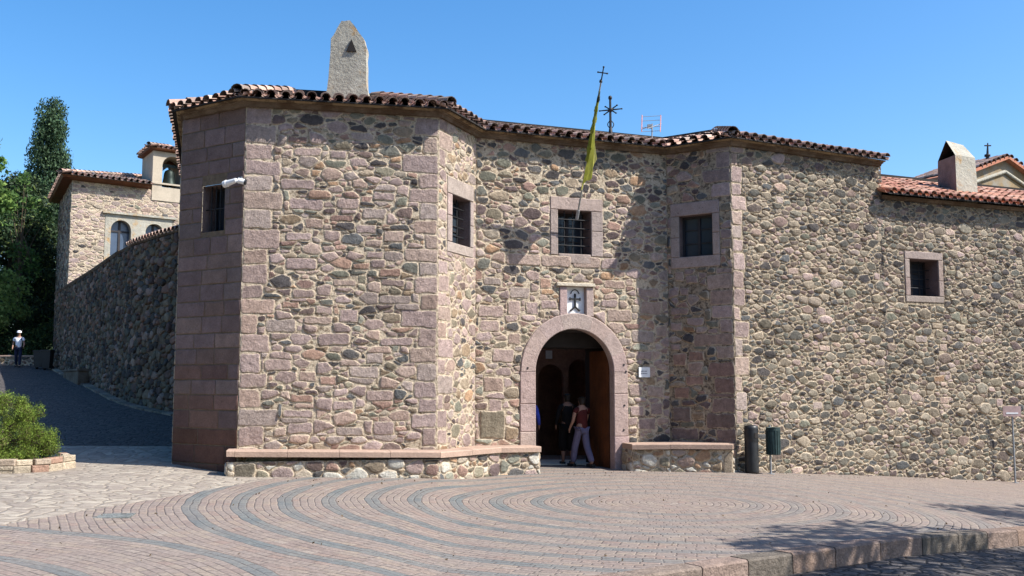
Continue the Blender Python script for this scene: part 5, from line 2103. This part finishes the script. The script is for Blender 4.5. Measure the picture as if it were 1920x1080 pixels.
def broadleaf(px0, Y, zc, r, label, ncl, per, sz, base, alt, seed, spread=(1, 1, 1), name='broadleaf_tree', gx_=None):
    rng = np.random.default_rng(seed)
    c0 = at(px0, 300, Y); cx_ = c0.x if gx_ is None else gx_
    g0 = G(cx_, Y)
    t = thing(name, label, 'tree', (cx_, Y, g0), None)
    cen = []; rad = []
    for k in range(ncl):
        v = rng.normal(size=3); v /= np.linalg.norm(v)
        q = v * r * (.3 + .7 * rng.random() ** .45)
        cen.append((cx_ + q[0] * spread[0], Y + q[1] * spread[1], zc + q[2] * spread[2])); rad.append(r * (.13 + .16 * rng.random()))
    p_, n_, i_ = clumps(rng, cen, rad, per)
    leaf_mesh('crown', p_, n_, rng.uniform(sz * .7, sz * 1.3, len(p_)), colours(rng, len(p_), i_, base, .3, alt, .25), M['leaf'], t, .62, rng)
    lim = [cen[k] for k in rng.choice(len(cen), min(16, len(cen)), replace=False)]
    trunk_mesh(t, (cx_, Y, g0 - .3), (cx_, Y, zc + r * .2), max(.08, r * .05), .035, lim, M['bark'])
    return t


broadleaf(-26, 38, 10.0, 1.5, 'leafy broadleaf tree with bright green leaves at the left edge', 26, 800, .21, (.075, .145, .033), (.2, .30, .07), 5, (.8, .9, 1.45))
broadleaf(46, 49, 9.6, 1.5, 'small light green tree standing against the dark cypress', 20, 420, .2, (.060, .118, .030), (.15, .24, .06), 6, (.9, .8, 1.9))
broadleaf(-6, 47, 5.6, 1.7, 'pale green bushy tree left of the dark conifer', 45, 520, .18, (.12, .19, .05), (.2, .27, .08), 8, (1, .9, 1.0))
# dark undergrowth behind the low wall
hedge = [(-25.5, 48.6, 1.3), (-23.4, 48.4, 1.1), (-28.5, 48.8, 1.4)]
for k, (x_, y_, r_) in enumerate(hedge):
    rng = np.random.default_rng(30 + k); g0 = G(x_, y_)
    lab = ('dark shrub directly behind the walking man', 'dark green shrub beside the rubbish bins', 'dark shrub at the left edge behind the low wall')[k]
    t = thing('shrub', lab, 'shrub', (x_, y_, g0), 'shrubs behind the low wall')
    cen = [(x_ + rng.normal() * r_ * .5, y_ + rng.normal() * r_ * .3, g0 + r_ * .8 + rng.normal() * r_ * .4) for _ in range(22)]
    p_, n_, i_ = clumps(rng, cen, [r_ * .42] * 22, 600)
    leaf_mesh('foliage', p_, n_, rng.uniform(.1, .2, len(p_)), colours(rng, len(p_), i_, (.04, .075, .028), .5, (.13, .18, .05), .15), M['leaf'], t, .5, rng)
    trunk_mesh(t, (x_, y_, g0 - .2), (x_, y_, g0 + r_ * .6), .08, .04, cen[:6], M['bark'], 'stem')

# sunlit bush in the left foreground on its stone edging
rng = np.random.default_rng(21)
gb_ = ground_at(40, 889)
bx_, by_ = gb_.x - .80, gb_.y + .8
g0 = G(bx_, by_)
t = thing('juniper_bush', 'bright yellow-green juniper bush on a low stone edging in the left foreground', 'bush', (bx_, by_, g0))
cen = []; rad = []
for k in range(150):
    a = rng.random() * 6.28; e_ = rng.random()
    z = g0 + .16 + e_ * 1.08
    wv = float(np.interp(e_, [0, .25, .6, .85, 1], [.80, .98, .96, .74, .42]))
    rr = wv * (.5 + .5 * rng.random() ** .5)
    off = -.25 * e_
    cen.append((bx_ + off + rr * 1.0 * math.cos(a), by_ + rr * .8 * math.sin(a), z)); rad.append(.10 + .10 * rng.random())
p_, n_, i_ = clumps(rng, cen, rad, 25000, squash=1.15, shell=.15)
# tufts: needles point outwards and up
leaf_mesh('foliage', p_, n_, rng.uniform(.022, .05, len(p_)), colours(rng, len(p_), i_, (.125, .19, .028), .5, (.22, .29, .045), .25), M['needle'], t, .2, rng, up=.8)
p2, n2, i2 = clumps(rng, [(c_[0], c_[1], c_[2] - .03) for c_ in cen], [r_ * .7 for r_ in rad], 5000)
leaf_mesh('inner_twigs', p2, n2, rng.uniform(.04, .09, len(p2)), colours(rng, len(p2), i2, (.09, .07, .035), .3), M['needle'], t, .2, rng)
trunk_mesh(t, (bx_, by_, g0 - .1), (bx_ - .1, by_, g0 + .6), .07, .03, cen[:26], M['bark'], 'stem')
t = thing('stone_edging', 'low pale stone edging around the yellow-green bush', 'edging', (bx_, by_, g0))
b = MB()
prev = None
edge = [(bx_ - 3.2, by_ - 1.05), (bx_ - 1.4, by_ - .95), (bx_ - .2, by_ - .86), (bx_ + .62, by_ - .72), (bx_ + 1.02, by_ - .3), (bx_ + 1.1, by_ + .5), (bx_ + .6, by_ + 1.3)]
for a, c_ in zip(edge, edge[1:]):
    fe = Face(a, c_)
    nn_ = max(1, round(fe.L / .34))
    for k in range(nn_):
        for lay in (0, 1):
            u0_, u1_ = fe.L * k / nn_ + .008 + lay * .05, fe.L * (k + 1) / nn_ - .008 + lay * .03
            zz = G(fe.a.x, fe.a.y) + .01
            fe.box(b, u0_, u1_, zz + lay * .102 - (.1 if lay == 0 else 0), zz + .1 + lay * (.1 + R.uniform(-.012, .012)), -.16 + R.uniform(-.01, .01), .0 + R.uniform(-.03, .02), 0, pick([(186, 172, 146), (170, 152, 130), (196, 180, 152), (168, 128, 106)]), .014)
b.build('stones', M['stone'], t)
b = MB()
pts_ = [(x_, y_) for x_, y_ in edge] + [(bx_ - 3.2, by_ + 1.6)]
b.add([(x_, y_, G(x_, y_) + .06) for x_, y_ in pts_], [tuple(range(len(pts_)))])
b.build('soil', M['earth'], t)

# unseen trees behind the viewer, added to cut sky light on shaded walls
rng = np.random.default_rng(77)
cen = []; rad = []
for k in range(210):
    a = rng.uniform(math.radians(170), math.radians(292))
    d = rng.uniform(15, 21)
    cen.append((d * math.cos(a) - 4, d * math.sin(a) + 4 if d * math.sin(a) + 4 < 3 else 3, rng.uniform(1, 13))); rad.append(rng.uniform(1.6, 2.6))
cen = [c_ for c_ in cen]
p_, n_, i_ = clumps(rng, cen, rad, 110)
keep_ = ~((p_[:, 1] > -3) & (p_[:, 0] > -15))
keep_ &= ~((p_[:, 0] > 6))
p_, n_, i_ = p_[keep_], n_[keep_], i_[keep_]
o = leaf_mesh('sky_blocking_trees', p_, n_, rng.uniform(.35, .7, len(p_)), colours(rng, len(p_), i_, (.05, .085, .03), .3), M['leaf'], None, .7, rng)
tag(o, 'unseen trees added behind the viewer to block sky light', 'sky_blocking_trees', None, 'stuff')

# trees just outside the frame on the right: they throw the shade across kerb and street
broadleaf(0, 9.0, 6.2, 2.5, 'shade tree standing right of the paved square', 60, 300, .2, (.08, .14, .04), None, 41, (1.15, 1, .62), gx_=11.4)
broadleaf(0, 13.6, 6.0, 2.1, 'smaller shade tree further right along the kerb', 46, 300, .2, (.08, .14, .04), None, 42, (1.2, 1, .6), gx_=14.9)
broadleaf(0, 5.6, 5.6, 2.3, 'shade tree beside the street, nearest to the viewer', 56, 300, .2, (.08, .14, .04), None, 43, (1.2, 1, .6), gx_=9.6)


# ------------------------------------------------------------------ people
def skin_obj(name, chains, m, parent, sub=2, root=0):
    """chains: list of [(pos, radius), ...]; first point equal to an existing point joins it"""
    verts = []; rads = []; edges = []
    def find(p):
        for i, q in enumerate(verts):
            if (Vector(q) - Vector(p)).length < 1e-4: return i
        return None
    for chn in chains:
        prev = None
        for p, r_ in chn:
            i = find(p)
            if i is None:
                verts.append(tuple(p)); rads.append(r_); i = len(verts) - 1
            if prev is not None and prev != i: edges.append((prev, i))
            prev = i
    me = bpy.data.meshes.new(name); me.from_pydata(verts, edges, [])
    o = bpy.data.objects.new(name, me); C.objects.link(o)
    bpy.context.view_layer.objects.active = o
    md = o.modifiers.new('s', 'SKIN'); md.use_smooth_shade = True
    for i, sv in enumerate(me.skin_vertices[0].data):
        r_ = rads[i]
        sv.radius = (r_, r_) if isinstance(r_, (int, float)) else r_
        sv.use_root = (i == root)
    s2 = o.modifiers.new('u', 'SUBSURF'); s2.levels = sub; s2.render_levels = sub
    dg = bpy.context.evaluated_depsgraph_get()
    m2 = bpy.data.meshes.new_from_object(o.evaluated_get(dg))
    bpy.data.objects.remove(o)
    m2.name = name; m2.materials.clear(); m2.materials.append(m)
    for p in m2.polygons: p.use_smooth = True
    o2 = bpy.data.objects.new(name, m2); C.objects.link(o2); o2.parent = parent
    return o2


M['skin'] = mat('skin', (.30, .165, .115, 1), .6)
M['hair'] = mat('dark_hair', (.02, .014, .01, 1), .6)


def cloth(name, c): return mat(name, lin(*c), .85, noise=[(9, .8, 1.12, 4)], bump=[(12, .4, .01)])


def person(label, loc, face, height, top, trouser, stride=.2, cap=None, hair=True, arms=((.10, .2), (-.1, .1)), long_dress=False, sleeves=.5, bag=None, loosen=1.0):
    """face: heading angle (radians, 0 = +X).  Local frame: f forward, s to the person's left"""
    t = thing('person', label, 'person', loc)
    S = height / 1.75
    fw = Vector((math.cos(face), math.sin(face), 0)); sd_ = Vector((-fw.y, fw.x, 0)); o_ = Vector(loc)
    Lc = lambda x, y, z: o_ + (fw * x + sd_ * y + Vector((0, 0, z))) * S
    pel = Lc(0, 0, .95); chest = Lc(.01, 0, 1.22); sho = Lc(0, 0, 1.42); neck = Lc(.01, 0, 1.52); head = Lc(.03, 0, 1.62)
    body = [[(pel, (.15 * S, .11 * S)), (Lc(0, 0, 1.08), (.13 * S, .10 * S)), (chest, (.15 * S, .11 * S)), (sho, (.12 * S, .09 * S)), (neck, .052 * S), (Lc(.02, 0, 1.585), (.07 * S, .08 * S)), (head, (.078 * S, .095 * S)), (Lc(.02, 0, 1.70), (.066 * S, .08 * S))]]
    legs = []; arm = []
    for k, s_ in enumerate((1, -1)):
        st = stride * (1 if k == 0 else -1)
        hip = Lc(0, s_ * .09, .90)
        knee = Lc(st * .45 + .05, s_ * .095, .50); ank = Lc(st - (.05 if st < 0 else 0), s_ * .09, .09 + (.03 if st < 0 else 0)); toe = Lc(st + .15 - (.04 if st < 0 else 0), s_ * .10, .035)
        legs.append([(pel, (.15 * S, .11 * S)), (hip, .10 * S), (knee, .062 * S), (Lc(st * .8 + .01, s_ * .092, .30), .058 * S), (ank, .04 * S), (toe, .035 * S)])
        el, ha = arms[k]
        sh = Lc(0, s_ * .19, 1.40); elb = Lc(el - .03, s_ * .25, 1.12); wr = Lc(ha + .06, s_ * .25, .90 + max(0, ha) * .5)
        arm.append([(sho, (.12 * S, .09 * S)), (sh, .056 * S), (elb, .040 * S), (wr, .027 * S), (Lc(ha + .09, s_ * .245, .86 + max(0, ha) * .5), (.040 * S, .022 * S))])
        for q in range(4):
            base = Lc(ha + .09, s_ * .245, .86 + max(0, ha) * .5)
            tip_ = Lc(ha + .075 + q * .018, s_ * .24, .775 + max(0, ha) * .5 + abs(q - 1.4) * .008)
            arm.append([(base, (.040 * S, .022 * S)), (base.lerp(tip_, .5), .0095 * S), (tip_, .008 * S)])
        arm.append([(Lc(ha + .09, s_ * .245, .86 + max(0, ha) * .5), (.040 * S, .022 * S)), (Lc(ha + .135, s_ * .235, .845 + max(0, ha) * .5), .011 * S)])
    bd = skin_obj('body', body + legs + arm + [[(head, (.078 * S, .095 * S)), (Lc(.125, 0, 1.605), .013 * S)]], M['skin'], t)
    # clothes follow the same skeleton a little larger
    k_ = loosen
    shirt = [[(Lc(0, 0, .87), (.15 * S * k_, .125 * S * k_)), (Lc(0, 0, 1.08), (.148 * S, .118 * S)), (chest, (.165 * S, .125 * S)), (sho, (.135 * S, .10 * S)), (Lc(.005, 0, 1.475), (.068 * S, .064 * S))]]
    for c_ in arm[0::6]:
        shirt.append([c_[0], (c_[1][0], .070 * S), (Vector(c_[1][0]).lerp(c_[2][0], sleeves), .060 * S)] if sleeves <= 1 else [c_[0], (c_[1][0], .068 * S), (c_[2][0], .052 * S), (c_[3][0], .036 * S)])
    for c_ in shirt[1:]: c_[0] = (sho, (.135 * S, .10 * S))
    skin_obj('shirt', shirt, top, bd)
    tr = []
    for c_ in legs:
        if long_dress:
            tr.append([(pel, (.17 * S, .14 * S)), (c_[1][0], .14 * S), (c_[2][0], .13 * S), (c_[3][0], .12 * S)])
        else:
            tr.append([(pel, (.135 * S, .11 * S)), (c_[1][0], .100 * S), (c_[2][0], .078 * S * k_), (c_[3][0], .074 * S * k_), (Vector(c_[4][0]), .062 * S * k_)])
    skin_obj('trousers' if not long_dress else 'skirt', tr, trouser, bd)
    for c_ in legs:
        b = MB()
        a, e = Vector(c_[4][0]), Vector(c_[5][0])
        b.box(a.lerp(e, .45) - Vector((0, 0, .035 * S)), (.13 * S, .046 * S, .035 * S), Matrix.Rotation(face, 3, 'Z'))
        b.build('shoe', M['black'], bd)
    if hair:
        skin_obj('hair', [[(Lc(-.005, 0, 1.60), (.082 * S, .088 * S)), (Lc(.0, 0, 1.67), (.088 * S, .10 * S)), (Lc(.005, 0, 1.725), (.072 * S, .085 * S))], [(Lc(-.005, 0, 1.60), (.082 * S, .088 * S)), (Lc(-.04, 0, 1.52), (.055 * S, .05 * S))]], M['hair'], bd)
    if cap:
        cb9 = MB()
        cb9.lathe(Lc(.01, 0, 1.665), [(.105 * S, 0), (.108 * S, .03 * S), (.095 * S, .075 * S), (.06 * S, .105 * S), (0, .115 * S)], 16)
        cb9.box(Lc(.13, 0, 1.672), (.06 * S, .06 * S, .006 * S), Matrix.Rotation(face, 3, 'Z'))
        cb9.build('cap', cap, bd)
    # eyes and mouth
    for s_ in (-1, 1):
        b = MB(); b.box(Lc(.118, s_ * .032, 1.635), (.004 * S, .012 * S, .007 * S), Matrix.Rotation(face, 3, 'Z')); b.build('eye', M['hair'], bd)
    b = MB()
    b.box(Lc(.115, 0, 1.565), (.004 * S, .022 * S, .005 * S), Matrix.Rotation(face, 3, 'Z'))
    b.build('mouth', M['hair'], bd)
    return t


gm = ground_at(33, 689)
white_c = cloth('white_cotton', (228, 230, 236))
person('man in white T-shirt, white cap and dark trousers at the top of the lane', (gm.x, gm.y, gm.z + .004), math.radians(-70), 1.62, white_c, cloth('navy_denim', (34, 40, 62)), .16, cap=white_c, hair=False, arms=((.12, .22), (-.08, .05)))
yb = 21.05
pz = lambda x, y: G(x, y) + .010
xw = at(1091, 800, yb).x
person('woman in a dark red top and lilac trousers stepping through the doorway', (xw, yb, pz(xw, yb)), math.radians(120), 1.50, cloth('dark_red_top', (72, 25, 23)), cloth('lilac_trousers', (98, 93, 116)), .26, arms=((.05, .1), (.2, .3)), sleeves=.4, loosen=1.15)
yb2 = 21.6
xw2 = at(1064, 800, yb2).x
person('person dressed all in black standing in the doorway beside the woman in red', (xw2, yb2, pz(xw2, yb2)), math.radians(100), 1.56, cloth('black_top', (22, 20, 22)), cloth('black_skirt', (20, 18, 20)), .08, arms=((.05, .1), (.0, .05)), sleeves=2, long_dress=True)
yb3 = 21.5
xw3 = at(990, 800, yb3).x
person('person in a blue top mostly hidden behind the left door jamb', (xw3, yb3, pz(xw3, yb3)), math.radians(80), 1.56, cloth('blue_top', (66, 84, 190)), cloth('dark_trousers', (36, 36, 42)), .05, arms=((.05, .1), (.05, .1)), sleeves=2)

# dry leaves and grit blown over the square and along the wall foot
rng = np.random.default_rng(5)
P_ = []
for k in range(420):
    if k < 170:
        ff = (F_L1, F_R2, F_LOW, F_D)[k % 4]
        q = ff.P(rng.uniform(0, min(ff.L, 8)), 0, .12 + abs(rng.normal()) * .35 + (.45 if ff in (F_L1, F_D) else 0))
        x_, y_ = q.x, q.y
    else:
        x_ = rng.uniform(-5, 8); y_ = rng.uniform(9, 17)
        if y_ < K(x_) + .2: continue
    P_.append((x_, y_, G(x_, y_) + .014))
P_ = np.array(P_)
o = leaf_mesh('fallen_leaves', P_, np.tile([0, 0, 1.0], (len(P_), 1)), rng.uniform(.015, .05, len(P_)), colours(rng, len(P_), np.arange(len(P_)) % 9, (.11, .075, .04), .5), M['leaf'], None, .5, rng)
tag(o, 'dry leaves and grit scattered over the paved square', 'leaves', None, 'stuff')

for o in [o for o in C.objects if o.parent is None and o.type == 'EMPTY']: settle(o)
